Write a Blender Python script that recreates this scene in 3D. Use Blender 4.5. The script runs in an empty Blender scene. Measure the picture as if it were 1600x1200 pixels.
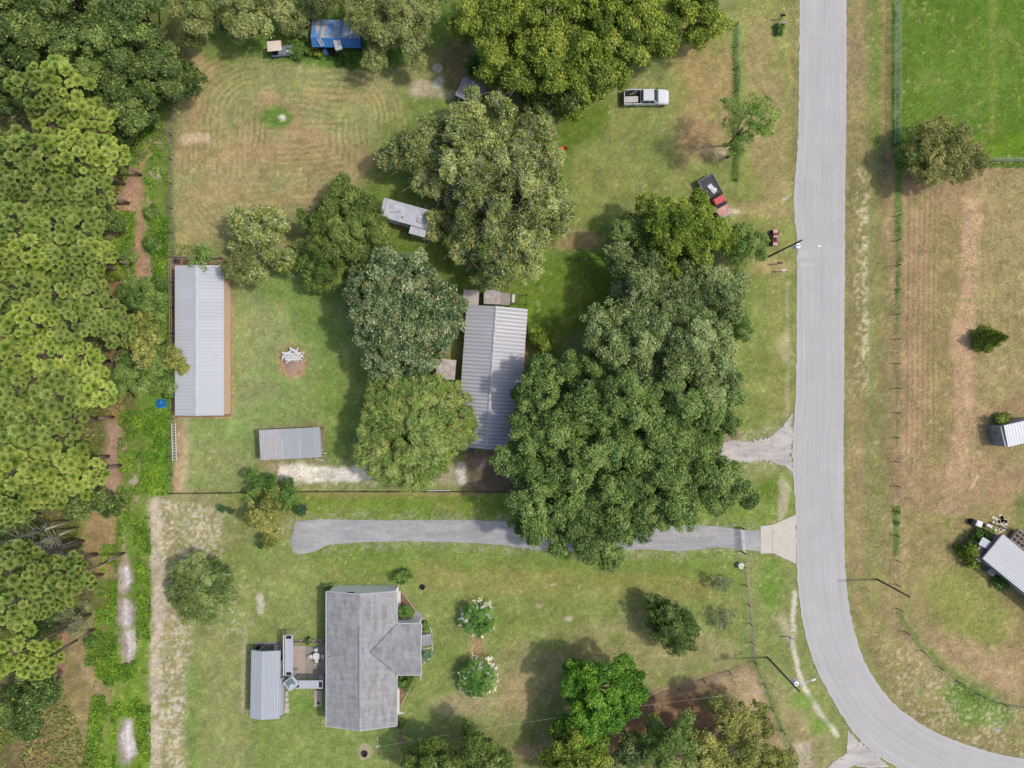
import bpy, bmesh, math, random
import numpy as np
from mathutils import Vector, Matrix, noise as mnoise

# ------------------------------------------------------------------ camera, sky, sun, exposure
SC = bpy.context.scene
COL = SC.collection
R_ = math.radians
CAMH = 90.0            # drone height in metres
PPM = 12.5             # photograph pixels per metre of ground
cam_d = bpy.data.cameras.new('camera')
cam = bpy.data.objects.new('camera', cam_d); COL.objects.link(cam)
cam.location = (0, 0, CAMH); cam.rotation_euler = (0, 0, 0)
cam_d.sensor_width = 36; cam_d.lens = 36 * CAMH * PPM / 1600
cam_d.clip_start = 0.5; cam_d.clip_end = 3000
SC.camera = cam
SUN_EL = 57
world = bpy.data.worlds.new('World'); SC.world = world; world.use_nodes = True
wn = world.node_tree.nodes; wl = world.node_tree.links
bg = wn['Background']
sky = wn.new('ShaderNodeTexSky'); sky.sky_type = 'NISHITA'; sky.sun_disc = False
sky.sun_elevation = R_(SUN_EL); sky.sun_rotation = R_(90); sky.dust_density = 3.0
wl.new(sky.outputs[0], bg.inputs[0]); bg.inputs[1].default_value = 0.15
sd = bpy.data.lights.new('sun', 'SUN'); sun = bpy.data.objects.new('sun', sd); COL.objects.link(sun)
sd.energy = 2.0; sd.angle = R_(2.5); sd.color = (1.0, 0.95, 0.87)
sun.rotation_euler = (0, R_(90 - SUN_EL), R_(2)); sun.location = (40, 0, 60)
SC.view_settings.view_transform = 'Standard'; SC.view_settings.look = 'None'
SC.view_settings.gamma = 1; SC.view_settings.exposure = 0.47
SC.cycles.max_bounces = 6; SC.cycles.diffuse_bounces = 3; SC.cycles.transmission_bounces = 3
SC.cycles.transparent_max_bounces = 4

KA = 0.62   # albedo of a thing = its seen brightness times this
def lin(c, k=KA):
    return tuple(k * (((v / 255) / 12.92) if v / 255 <= 0.04045 else (((v / 255) + 0.055) / 1.055) ** 2.4) for v in c)
def W(px, py, h=0.0):
    """ground position (metres) under the point of height h seen at photo pixel px, py"""
    k = (CAMH - h) / CAMH / PPM
    return ((px - 800) * k, (600 - py) * k)

# ------------------------------------------------------------------ helpers
def tag(o, label=None, cat=None, group=None, kind=None):
    if label: o['label'] = label
    if cat: o['category'] = cat
    if group: o['group'] = group
    if kind: o['kind'] = kind
    return o
def thing(name, loc, rz=0, label=None, cat=None, group=None):
    o = bpy.data.objects.new(name, None); COL.objects.link(o)
    o.empty_display_size = 0.3
    o.location = (loc[0], loc[1], loc[2] if len(loc) > 2 else 0); o.rotation_euler = (0, 0, rz)
    return tag(o, label, cat, group)
def copy_tree(o, parent=None):
    c = o.copy(); COL.objects.link(c); c.parent = parent
    for ch in o.children: copy_tree(ch, c)
    return c
class MB:
    def __init__(s): s.v = []; s.f = []
    def add(s, vs, fs):
        b = len(s.v); s.v += [tuple(v) for v in vs]; s.f += [tuple(b + i for i in f) for f in fs]; return s
    def box(s, cx, cy, cz, sx, sy, sz, rz=0, tx=1, ty=1, pitch=0):
        """centre of box; tx, ty scale the top"""
        vs = []
        c, n = math.cos(rz), math.sin(rz)
        for z, ax, ay in ((-1, 1, 1), (1, tx, ty)):
            for x, y in ((-1, -1), (1, -1), (1, 1), (-1, 1)):
                X, Y, Z = x * sx / 2 * ax, y * sy / 2 * ay, z * sz / 2
                if pitch:
                    X, Z = X * math.cos(pitch) + Z * math.sin(pitch), -X * math.sin(pitch) + Z * math.cos(pitch)
                vs.append((cx + X * c - Y * n, cy + X * n + Y * c, cz + Z))
        return s.add(vs, [(3, 2, 1, 0), (4, 5, 6, 7), (0, 1, 5, 4), (1, 2, 6, 5), (2, 3, 7, 6), (3, 0, 4, 7)])
    def tube(s, p, q, r1, r2=None, n=8, caps=True):
        r2 = r1 if r2 is None else r2
        p, q = Vector(p), Vector(q); d = (q - p)
        if d.length < 1e-6: return s
        d.normalize(); a = Vector((0, 0, 1)) if abs(d.z) < .9 else Vector((1, 0, 0))
        u = d.cross(a).normalized(); w = d.cross(u)
        vs = []
        for c, r in ((p, r1), (q, r2)):
            for i in range(n):
                t = 2 * math.pi * i / n
                vs.append(c + u * (r * math.cos(t)) + w * (r * math.sin(t)))
        fs = [(i, (i + 1) % n, n + (i + 1) % n, n + i) for i in range(n)]
        if caps: fs += [tuple(range(n - 1, -1, -1)), tuple(range(n, 2 * n))]
        return s.add(vs, fs)
    def path(s, pts, rs, n=8):
        for i in range(len(pts) - 1): s.tube(pts[i], pts[i + 1], rs[i], rs[i + 1], n)
        return s
    def prism(s, pts, z0, z1):
        n = len(pts)
        a = sum(pts[i][0] * pts[(i + 1) % n][1] - pts[(i + 1) % n][0] * pts[i][1] for i in range(n))
        if a < 0: pts = pts[::-1]
        vs = [(x, y, z0) for x, y in pts] + [(x, y, z1) for x, y in pts]
        fs = [tuple(range(n - 1, -1, -1)), tuple(range(n, 2 * n))] + [(i, (i + 1) % n, n + (i + 1) % n, n + i) for i in range(n)]
        return s.add(vs, fs)
    def lathe(s, prof, cx=0, cy=0, n=20):
        vs = []
        for r, z in prof:
            for i in range(n):
                t = 2 * math.pi * i / n; vs.append((cx + r * math.cos(t), cy + r * math.sin(t), z))
        fs = []
        for j in range(len(prof) - 1):
            for i in range(n):
                k = (i + 1) % n; fs.append((j * n + i, j * n + k, (j + 1) * n + k, (j + 1) * n + i))
        fs.append(tuple(range(n - 1, -1, -1))); m = (len(prof) - 1) * n; fs.append(tuple(m + i for i in range(n)))
        return s.add(vs, fs)
    def corr(s, e0, e1, r0, r1, spacing=0.4, amp=0.03, th=0.04, extend_under=True):
        """corrugated roof sheet: eave from e0 to e1, ridge from r0 to r1; ribs run eave to ridge"""
        e0, e1, r0, r1 = map(Vector, (e0, e1, r0, r1))
        L = (e1 - e0).length; nr = max(2, int(round(L / spacing)))
        prof = [(0.0, 0), (0.62, 0), (0.72, 1), (0.9, 1)]
        ts = []
        for i in range(nr):
            for t, a in prof: ts.append(((i + t) / nr, a))
        ts.append((1.0, 0))
        vs = []
        for t, a in ts:
            vs.append(e0.lerp(e1, t) + Vector((0, 0, a * amp))); vs.append(r0.lerp(r1, t) + Vector((0, 0, a * amp)))
        m = len(vs)
        for t, a in ts:
            vs.append(e0.lerp(e1, t) - Vector((0, 0, th))); vs.append(r0.lerp(r1, t) - Vector((0, 0, th)))
        k = len(ts); fs = []
        for i in range(k - 1):
            a = 2 * i
            fs.append((a, a + 2, a + 3, a + 1)); fs.append((m + a, m + a + 1, m + a + 3, m + a + 2))
            fs.append((a, m + a, m + a + 2, a + 2)); fs.append((a + 1, a + 3, m + a + 3, m + a + 1))
        fs.append((0, 1, m + 1, m)); e = 2 * (k - 1); fs.append((e, m + e, m + e + 1, e + 1))
        return s.add(vs, fs)
    def build(s, name, mat, parent=None, bevel=0, smooth=False):
        me = bpy.data.meshes.new(name); me.from_pydata(s.v, [], s.f)
        bm = bmesh.new(); bm.from_mesh(me)
        bmesh.ops.recalc_face_normals(bm, faces=bm.faces)
        if bevel: bmesh.ops.bevel(bm, geom=[e for e in bm.edges], offset=bevel, segments=2, affect='EDGES', clamp_overlap=True)
        bm.to_mesh(me); bm.free()
        if smooth: me.polygons.foreach_set('use_smooth', [True] * len(me.polygons))
        me.materials.append(mat); me.update()
        o = bpy.data.objects.new(name, me); COL.objects.link(o)
        if parent: o.parent = parent
        return o
def npmesh(name, V, F, mat, parent=None, tint=None, smooth=False):
    """V (n,3), F (m,k) arrays -> one object; tint (n,4) colours per vertex"""
    V = np.ascontiguousarray(V, dtype=np.float32); F = np.ascontiguousarray(F, dtype=np.int32)
    me = bpy.data.meshes.new(name); k = F.shape[1]
    me.vertices.add(len(V)); me.vertices.foreach_set('co', V.ravel())
    me.loops.add(F.size); me.loops.foreach_set('vertex_index', F.ravel())
    me.polygons.add(len(F)); me.polygons.foreach_set('loop_start', np.arange(0, F.size, k, dtype=np.int32))
    try: me.polygons.foreach_set('loop_total', np.full(len(F), k, dtype=np.int32))
    except Exception: pass
    if smooth: me.polygons.foreach_set('use_smooth', np.ones(len(F), dtype=bool))
    me.update(calc_edges=True)
    if tint is not None:
        a = me.color_attributes.new('tint', 'FLOAT_COLOR', 'POINT')
        a.data.foreach_set('color', np.ascontiguousarray(tint, dtype=np.float32).ravel())
    me.materials.append(mat)
    o = bpy.data.objects.new(name, me); COL.objects.link(o)
    if parent: o.parent = parent
    return o

# ------------------------------------------------------------------ materials
def newmat(name):
    m = bpy.data.materials.new(name); m.use_nodes = True
    nt = m.node_tree; return m, nt.nodes, nt.links, nt.nodes['Principled BSDF']
def mixc(n, l, fac, a, b, mode='MIX'):
    x = n.new('ShaderNodeMix'); x.data_type = 'RGBA'; x.blend_type = mode
    for sock, val in ((x.inputs[0], fac), (x.inputs[6], a), (x.inputs[7], b)):
        if isinstance(val, (int, float)): sock.default_value = val
        elif isinstance(val, tuple): sock.default_value = (*val[:3], 1)
        else: l.new(val, sock)
    return x.outputs[2]
def noise(n, l, vec, scale, detail=4, rough=0.6, dist=0):
    x = n.new('ShaderNodeTexNoise'); x.inputs['Scale'].default_value = scale; x.inputs['Detail'].default_value = detail
    x.inputs['Roughness'].default_value = rough; x.inputs['Distortion'].default_value = dist
    l.new(vec, x.inputs['Vector']); return x.outputs[0]
def remap(n, l, v, a, b, c=0.0, d=1.0):
    x = n.new('ShaderNodeMapRange'); x.inputs[1].default_value = a; x.inputs[2].default_value = b
    x.inputs[3].default_value = c; x.inputs[4].default_value = d; l.new(v, x.inputs[0]); return x.outputs[0]
def math_(n, l, op, a, b=0.0):
    x = n.new('ShaderNodeMath'); x.operation = op
    for s, v in ((x.inputs[0], a), (x.inputs[1], b)):
        if isinstance(v, (int, float)): s.default_value = v
        else: l.new(v, s)
    return x.outputs[0]
def bump(n, l, h, p, strength=0.4, dist=0.05):
    x = n.new('ShaderNodeBump'); x.inputs['Strength'].default_value = strength; x.inputs['Distance'].default_value = dist
    l.new(h, x.inputs['Height']); l.new(x.outputs[0], p.inputs['Normal'])
_mats = {}
def M(name, c1, c2=None, scale=2.0, rough=0.7, metal=0.0, bmp=0.15, spec=0.3, k=KA):
    """weathered surface: two seen colours (0..255) mixed by noise"""
    key = (name,)
    if key in _mats: return _mats[key]
    m, n, l, p = newmat(name)
    tc = n.new('ShaderNodeTexCoord').outputs['Object']
    a = lin(c1, k); b = lin(c2, k) if c2 else tuple(v * 0.8 for v in a)
    f = remap(n, l, noise(n, l, tc, scale, 5, 0.65), 0.3, 0.7)
    c = mixc(n, l, f, a, b)
    g = remap(n, l, noise(n, l, tc, scale * 9, 2, 0.5), 0.3, 0.7, 0.88, 1.1)
    x = n.new('ShaderNodeVectorMath'); x.operation = 'SCALE'; l.new(c, x.inputs[0]); l.new(g, x.inputs['Scale'])
    l.new(x.outputs[0], p.inputs['Base Color'])
    p.inputs['Roughness'].default_value = rough; p.inputs['Metallic'].default_value = metal
    p.inputs['Specular IOR Level'].default_value = spec
    if bmp: bump(n, l, noise(n, l, tc, scale * 6, 3), p, bmp, 0.02)
    _mats[key] = m; return m
def M_roof(name, base, dirt, axis=1, spacing=0.4, stripe=0.35, patch=0.4, pscale=0.6, rough=0.45, metal=0.0, rust=None):
    """sheet metal with rib shading painted in as dark stripes; axis = coordinate across the ribs"""
    m, n, l, p = newmat(name)
    tc = n.new('ShaderNodeTexCoord').outputs['Object']
    sp = n.new('ShaderNodeSeparateXYZ'); l.new(tc, sp.inputs[0])
    v = math_(n, l, 'MULTIPLY', sp.outputs[axis], 1 / spacing)
    fr = math_(n, l, 'FRACT', v)
    tri = math_(n, l, 'ABSOLUTE', math_(n, l, 'SUBTRACT', fr, 0.5))
    st = remap(n, l, tri, 0.15, 0.42, 0.0, stripe)
    # soft variation from sheet to sheet
    sheet = n.new('ShaderNodeTexWhiteNoise'); sheet.noise_dimensions = '1D'
    l.new(math_(n, l, 'FLOOR', math_(n, l, 'MULTIPLY', sp.outputs[axis], 1 / (spacing * 3))), sheet.inputs['W'])
    mp = n.new('ShaderNodeMapping'); l.new(tc, mp.inputs[0])
    sc = [0.25, 0.25, 0.25]; sc[axis] = 1.6; mp.inputs['Scale'].default_value = sc
    pt = remap(n, l, noise(n, l, mp.outputs[0], pscale * 2, 6, 0.7), 0.38, 0.7, 0.0, patch)
    fine = remap(n, l, noise(n, l, tc, 5, 4, 0.7), 0.4, 0.75, 0.0, patch * 0.5)
    a, b = lin(base), lin(dirt)
    c = mixc(n, l, pt, a, b)
    c = mixc(n, l, fine, c, b)
    c = mixc(n, l, st, c, tuple(v * 0.55 for v in a))  # shading of the ribs painted into the base colour as darker stripes
    c = mixc(n, l, math_(n, l, 'MULTIPLY', sheet.outputs[0], 0.14), c, tuple(v * 0.5 for v in a))
    if rust:
        rf = remap(n, l, noise(n, l, mp.outputs[0], pscale * 1.2, 6, 0.75), 0.44, 0.6, 0.0, 0.85)
        c = mixc(n, l, rf, c, lin(rust))
    l.new(c, p.inputs['Base Color'])
    p.inputs['Roughness'].default_value = rough; p.inputs['Metallic'].default_value = metal
    p.inputs['Specular IOR Level'].default_value = 0.35
    bump(n, l, noise(n, l, tc, 7, 2), p, 0.08, 0.02)
    return m
def M_leaf(name, dark, mid, light, tip=None, rough=0.55, trans=0.3, tipamt=0.0, spec=0.25):
    m, n, l, p = newmat(name)
    at = n.new('ShaderNodeAttribute'); at.attribute_name = 'tint'
    sp = n.new('ShaderNodeSeparateColor'); l.new(at.outputs['Color'], sp.inputs[0])
    r = n.new('ShaderNodeValToRGB'); e = r.color_ramp.elements
    e[0].position = 0.1; e[0].color = (*lin(dark, 1), 1); e[1].position = 0.95; e[1].color = (*lin(light, 1), 1)
    x = e.new(0.5); x.color = (*lin(mid, 1), 1)
    l.new(sp.outputs[0], r.inputs[0]); c = r.outputs[0]
    if tip:
        f = remap(n, l, sp.outputs[1], 1 - tipamt - 0.02, 1 - tipamt + 0.02)
        c = mixc(n, l, f, c, lin(tip, 1))
    oi = n.new('ShaderNodeObjectInfo'); tcn = n.new('ShaderNodeTexCoord').outputs['Object']
    c = mixc(n, l, remap(n, l, noise(n, l, tcn, .55, 3, .6), .38, .62, 0, .55), c, (1.25, 1.12, .8), 'MULTIPLY')
    c = mixc(n, l, remap(n, l, noise(n, l, tcn, .8, 3, .6, .5), .42, .66, 0, .6), c, (.74, .82, .68), 'MULTIPLY')
    xs = n.new('ShaderNodeVectorMath'); xs.operation = 'SCALE'; l.new(c, xs.inputs[0]); l.new(remap(n, l, oi.outputs['Random'], 0, 1, .9, 1.16), xs.inputs['Scale']); c = xs.outputs[0]
    l.new(c, p.inputs['Base Color']); p.inputs['Roughness'].default_value = rough
    p.inputs['Specular IOR Level'].default_value = spec
    tr = n.new('ShaderNodeBsdfTranslucent'); l.new(c, tr.inputs[0])
    mx = n.new('ShaderNodeMixShader'); mx.inputs[0].default_value = trans
    l.new(p.outputs[0], mx.inputs[1]); l.new(tr.outputs[0], mx.inputs[2])
    l.new(mx.outputs[0], n['Material Output'].inputs[0])
    return m

# ------------------------------------------------------------------ numpy noise for the ground's own colours
rng = np.random.default_rng(7)
def vnoise(x, y, scale, seed=0):
    """smooth value noise, feature size = scale (in metres), 0..1"""
    g = np.random.default_rng(1000 + seed).random((256, 256)).astype(np.float32)
    X = x / scale + 977; Y = y / scale + 613
    xi = np.floor(X).astype(int); yi = np.floor(Y).astype(int); fx = X - xi; fy = Y - yi
    fx = fx * fx * (3 - 2 * fx); fy = fy * fy * (3 - 2 * fy)
    a = g[xi % 256, yi % 256]; b = g[(xi + 1) % 256, yi % 256]; c = g[xi % 256, (yi + 1) % 256]; d = g[(xi + 1) % 256, (yi + 1) % 256]
    return (a * (1 - fx) + b * fx) * (1 - fy) + (c * (1 - fx) + d * fx) * fy
def fbm(x, y, scale, seed=0, oct=4, gain=0.55):
    s = 0; a = 1; t = 0
    for i in range(oct):
        s = s + a * vnoise(x, y, scale / 2 ** i, seed + i * 17); t += a; a *= gain
    return s / t
def sst(v, a, b):
    t = np.clip((v - a) / (b - a), 0, 1); return t * t * (3 - 2 * t)
def sd_poly(x, y, pts):
    """signed distance, negative inside"""
    d = np.full(x.shape, 1e9); inside = np.zeros(x.shape, bool); n = len(pts)
    for i in range(n):
        ax, ay = pts[i]; bx, by = pts[(i + 1) % n]
        ex, ey = bx - ax, by - ay; wx, wy = x - ax, y - ay
        t = np.clip((wx * ex + wy * ey) / (ex * ex + ey * ey + 1e-9), 0, 1)
        d = np.minimum(d, (wx - ex * t) ** 2 + (wy - ey * t) ** 2)
        c = ((ay > y) != (by > y))
        with np.errstate(divide='ignore', invalid='ignore'):
            xi = ex * (y - ay) / (by - ay + 1e-12) + ax
        inside ^= (c & (x < xi))
    d = np.sqrt(d); return np.where(inside, -d, d)
def sd_line(x, y, pts):
    d = np.full(x.shape, 1e9)
    for i in range(len(pts) - 1):
        ax, ay = pts[i]; bx, by = pts[i + 1]
        ex, ey = bx - ax, by - ay; wx, wy = x - ax, y - ay
        t = np.clip((wx * ex + wy * ey) / (ex * ex + ey * ey + 1e-9), 0, 1)
        d = np.minimum(d, (wx - ex * t) ** 2 + (wy - ey * t) ** 2)
    return np.sqrt(d)

# ------------------------------------------------------------------ GROUND: one sheet to the horizon, its soils and grasses as vertex colours
def axis_coords(lo, hi, step, far):
    inner = np.arange(lo, hi + 1e-6, step); out = []
    a = lo; s = step
    while a > -far: s *= 1.35; a -= s; out.append(a)
    b = hi; s = step; out2 = []
    while b < far: s *= 1.35; b += s; out2.append(b)
    return np.concatenate([out[::-1], inner, out2])
gx = axis_coords(-68, 68, 0.2, 900); gy = axis_coords(-52, 52, 0.2, 900)
GX, GY = np.meshgrid(gx, gy)
X = GX.ravel(); Y = GY.ravel()
PX = 800 + X * PPM; PY = 600 - Y * PPM
n_big = fbm(X, Y, 9, 1); n_mid = fbm(X, Y, 2.6, 2); n_sm = fbm(X, Y, 0.8, 3, 3); n_fine = vnoise(X, Y, 0.34, 4)
n_edge = fbm(X, Y, 3.2, 5, 5, 0.62)
# warped coordinates make edges ragged
wx = (fbm(X, Y, 2.2, 31, 4) - .5) * 14; wy = (fbm(X, Y, 2.2, 57, 4) - .5) * 14
QX = PX + wx; QY = PY + wy
col = np.zeros((len(X), 3))
def seen(c): return np.array(lin(c, 1.0))
col[:] = seen((133, 141, 84))
def paint(mask, c, op=1.0):
    m = (np.clip(mask, 0, 1) * op)[:, None]; col[:] = col * (1 - m) + seen(c) * m
def P(pts, c, fe=8, op=1.0, br=0.0, warp=1.0):
    """polygon of photo pixels; br = how much mid noise breaks it up"""
    s = sd_poly(PX + wx * warp, PY + wy * warp, pts)
    m = sst(-s, -fe, fe)
    if br: m = m * sst(n_edge + (1 - br) * .6 - 0.12, 0.42, 0.62)
    paint(m, c, op)
def E(cx, cy, rx, ry, c, fe=0.35, op=1.0, br=0.0, rot=0.0, warp=1.0):
    dx = PX + wx * warp - cx; dy = PY + wy * warp - cy; a = R_(rot)
    u = (dx * math.cos(a) + dy * math.sin(a)) / rx; v = (-dx * math.sin(a) + dy * math.cos(a)) / ry
    r = np.sqrt(u * u + v * v); m = sst(-r, -1 - fe, -1 + fe)
    if br: m = m * sst(n_edge + (1 - br) * .6 - 0.12, 0.42, 0.62)
    paint(m, c, op)
def L(pts, w, c, fe=3, op=1.0, br=0.0, warp=0.5):
    s = sd_line(PX + wx * warp, PY + wy * warp, pts) - w / 2; m = sst(-s, -fe, fe)
    if br: m = m * sst(n_edge + (1 - br) * .6 - 0.12, 0.42, 0.62)
    paint(m, c, op)
def speck(pts, c, thr=0.62, op=0.9, sc=0.45, seed=9, fe=10, line=None):
    s = sd_poly(PX, PY, pts) if line is None else sd_line(PX, PY, pts) - line / 2
    nn = fbm(X, Y, sc, seed, 3, 0.6); m = sst(-s, -fe, fe) * sst(nn, thr - .04, thr + .05)
    paint(m, c, op)
GREEN = (102, 133, 48); LUSH = (100, 126, 44); OLIVE = (141, 146, 88); DRY = (168, 152, 106); BROWN = (165, 139, 103); SAND = (204, 192, 170)
# the yard's broad tones
paint(sst(n_big, .35, .65), (142, 146, 90), .7)
# top-left field
P([(268, 60), (700, 50), (690, 250), (600, 330), (450, 400), (268, 400)], (147, 149, 96), 14)
P([(268, 150), (470, 170), (560, 230), (540, 330), (400, 370), (268, 350)], (157, 146, 103), 30, .7, .45)
L([(420, 155), (450, 180), (470, 210), (510, 225)], 26, (172, 143, 108), 12, .8, .3)
L([(290, 240), (400, 235), (520, 250), (600, 265)], 44, (172, 146, 108), 18, .75, .5)
L([(300, 90), (330, 100), (310, 150), (300, 200)], 24, (178, 152, 112), 10, .7, .4)
L([(490, 145), (560, 150), (620, 165)], 20, (168, 150, 104), 10, .6, .5)
E(345, 300, 60, 30, (165, 150, 105), op=.6, br=.5); E(300, 360, 28, 60, (170, 152, 106), op=.6, br=.4)
P([(282, 207), (328, 210), (331, 226), (306, 224), (280, 221)], (197, 175, 144), 4)
# mower swaths following the field, curving round its east end
def mow(x0, x1, y0, y1, rad_, per, amp, seed, ca, cb, op=.6):
    """swaths of a mower that went round and round inside a field"""
    cx, cy = (x0 + x1) / 2, (y0 + y1) / 2; hx, hy = (x1 - x0) / 2 - rad_, (y1 - y0) / 2 - rad_
    jx = (fbm(X, Y, 7, seed, 3) - .5) * amp; jy = (fbm(X, Y, 7, seed + 5, 3) - .5) * amp
    ax = np.abs(PX + jx - cx) - hx; ay = np.abs(PY + jy - cy) - hy
    s = np.hypot(np.maximum(ax, 0), np.maximum(ay, 0)) + np.minimum(np.maximum(ax, ay), 0) - rad_
    inside = sst(-s, 0, 10); ph = s / per; w = .5 + .5 * np.sin(2 * math.pi * ph); brk = sst(fbm(X, Y, 2.4, seed + 9, 4), .4, .62)
    paint(inside * sst(w, .72, .95) * brk, ca, op); brk2 = sst(fbm(X, Y, 3.1, seed + 19, 4), .4, .62); paint(inside * sst(1 - w, .7, .95) * brk2, cb, op)
mow(272, 668, 55, 392, 120, 9.5, 20, 61, (194, 168, 122), (116, 130, 70), .62)
mow(900, 1240, 150, 420, 90, 9, 26, 71, (158, 146, 96), (112, 132, 64), .4)
mow(280, 1170, 858, 1300, 60, 11, 30, 81, (146, 152, 88), (108, 134, 58), .35)
mow(1160, 1242, -200, 700, 30, 7, 12, 91, (160, 150, 104), (120, 136, 70), .4)
E(432, 183, 23, 17, (104, 134, 62)); E(437, 181, 5, 4, (205, 205, 190))
L([(300, 300), (470, 310), (560, 300)], 20, (176, 152, 108), 12, .5, .6)
# green under the tree belts
P([(280, 40), (420, 95), (500, 100), (600, 105), (700, 70), (720, 0), (280, 0)], (96, 128, 52), 12, .85)
E(530, 85, 110, 16, (88, 128, 48), op=.8); E(345, 75, 40, 22, (112, 136, 60), op=.7)
E(690, 170, 60, 45, (108, 134, 58), op=.7); E(715, 100, 30, 40, (128, 108, 78), op=.8)
E(660, 140, 20, 14, (196, 180, 155), op=.9, br=.4); E(684, 106, 8, 7, (210, 208, 200), op=.9); E(684, 130, 8, 10, (200, 200, 190), op=.8); E(700, 148, 22, 9, (190, 184, 160), op=.7, br=.4)
P([(600, 200), (700, 180), (900, 200), (960, 330), (960, 480), (860, 520), (640, 460), (560, 330)], (104, 130, 52), 20, .85)
# centre-top yard
P([(900, 170), (1150, 150), (1150, 330), (960, 350), (890, 300)], (131, 139, 78), 18, .9)
P([(860, 150), (960, 160), (940, 210), (880, 240)], LUSH, 14, .9)
P([(1060, 40), (1150, 30), (1150, 200), (1040, 210), (1050, 100)], (142, 142, 84), 16, .9)
P([(1075, 60), (1150, 80), (1150, 210), (1130, 245), (1060, 260), (1050, 200), (1085, 150), (1055, 100)], (168, 142, 100), 14, .75, .5)
E(1095, 212, 30, 30, (172, 144, 106), op=.8, br=.3); E(1120, 237, 26, 8, (186, 168, 132), op=.8)
L([(1040, 245), (1072, 282), (1095, 315)], 3, (176, 158, 110), 2, .6); L([(1065, 240), (1100, 275)], 3, (176, 158, 110), 2, .5)
E(880, 330, 60, 30, (150, 148, 90), op=.5); E(900, 375, 45, 16, (170, 142, 108), op=.7, br=.3)
P([(760, 420), (960, 405), (960, 470), (900, 520), (830, 520), (820, 470)], LUSH, 12, .9)
E(868, 336, 24, 12, (190, 172, 150), op=.55, br=.5); E(850, 300, 14, 10, (176, 160, 136), op=.5, br=.5)
# verge strip between tree belt and road, west side
P([(1150, 0), (1255, 0), (1245, 640), (1150, 690), (1150, 350), (1155, 200)], (140, 143, 82), 8)
P([(1165, 30), (1205, 30), (1235, 200), (1232, 300), (1195, 320), (1165, 200)], (162, 144, 100), 12, .8, .35)
P([(1160, 440), (1240, 430), (1240, 560), (1225, 640), (1150, 680)], (122, 138, 72), 12, .9)
L([(1213, 440), (1212, 640)], 24, (150, 146, 88), 8, .7); L([(1230, 440), (1231, 640)], 6, (170, 158, 122), 3, .8, .3)
L([(1185, 440), (1180, 640)], 16, (142, 146, 84), 8, .6)
L([(1228, 20), (1228, 60), (1238, 130)], 6, (166, 160, 96), 3, .7); L([(1242, 0), (1240, 280)], 8, (140, 128, 88), 3, .8)
P([(1130, 312), (1240, 322), (1244, 345), (1140, 335)], (170, 150, 108), 6, .7, .4)
E(1110, 315, 14, 8, (200, 188, 160), op=.8); E(1143, 329, 14, 4, (214, 200, 176), op=.9)
P([(1218, 312), (1236, 304), (1234, 308), (1222, 319)], (194, 180, 160), 2, .9)
E(1210, 415, 28, 12, (176, 156, 112), op=.7, br=.2)
E(1229, 545, 10, 24, (182, 172, 132), op=.7, br=.3)
# lawn between barn and house
P([(360, 415), (545, 430), (560, 560), (560, 700), (430, 740), (272, 770), (272, 655), (355, 650)], (131, 150, 88), 10)
P([(390, 430), (520, 440), (550, 530), (520, 560), (400, 470)], (116, 142, 70), 20, .8)
P([(500, 560), (640, 560), (640, 720), (500, 725), (490, 640)], (116, 140, 66), 20, .85)
P([(362, 420), (400, 430), (420, 560), (400, 640), (362, 650)], (143, 152, 98), 16, .7)
E(420, 520, 40, 50, (150, 153, 104), op=.6); E(330, 720, 60, 34, (146, 148, 96), op=.6, br=.3)
E(400, 610, 40, 20, (138, 142, 100), op=.5); L([(285, 660), (284, 760)], 18, (186, 166, 136), 7, .7, .35)
P([(272, 655), (283, 655), (283, 768), (272, 768)], (172, 142, 112), 3, .9)
E(459, 566, 24, 27, (160, 130, 92), op=.6); E(459, 572, 18, 18, (178, 142, 112), op=.95)
L([(408, 722), (440, 732)], 18, (168, 148, 112), 8, .7)
P([(402, 666), (508, 660), (512, 722), (402, 728)], (150, 136, 104), 5, .7)
P([(440, 728), (500, 725), (560, 728), (580, 740), (572, 752), (500, 752), (462, 758), (436, 742)], (228, 219, 206), 5, 1, .3, 1.8)
P([(560, 722), (575, 724), (582, 750), (545, 752)], (228, 218, 204), 5, .9, .2)
P([(600, 728), (725, 724), (728, 756), (610, 752)], (176, 164, 140), 6, .85, .25)
P([(712, 724), (728, 724), (728, 754), (716, 756)], (218, 208, 196), 4, .95, .2)
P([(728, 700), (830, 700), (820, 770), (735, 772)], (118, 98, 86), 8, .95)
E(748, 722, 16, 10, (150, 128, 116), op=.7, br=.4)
E(840, 540, 34, 80, (110, 138, 52), op=.8); E(818, 575, 12, 40, (126, 104, 76), op=.9); E(880, 470, 50, 50, LUSH, op=.8)
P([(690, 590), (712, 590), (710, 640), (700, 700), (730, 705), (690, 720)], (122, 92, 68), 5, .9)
# strip between fence and driveway
P([(350, 772), (1140, 772), (1140, 812), (470, 812)], (116, 138, 58), 6)
L([(480, 775), (740, 772)], 7, (148, 132, 84), 4, .7, .2)
P([(1080, 790), (1236, 730), (1242, 800), (1190, 826), (1080, 822)], (120, 140, 66), 10, .95)
E(1222, 780, 10, 34, (184, 172, 146), op=.85, br=.35)
E(1200, 770, 18, 20, LUSH, op=.8)
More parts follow.
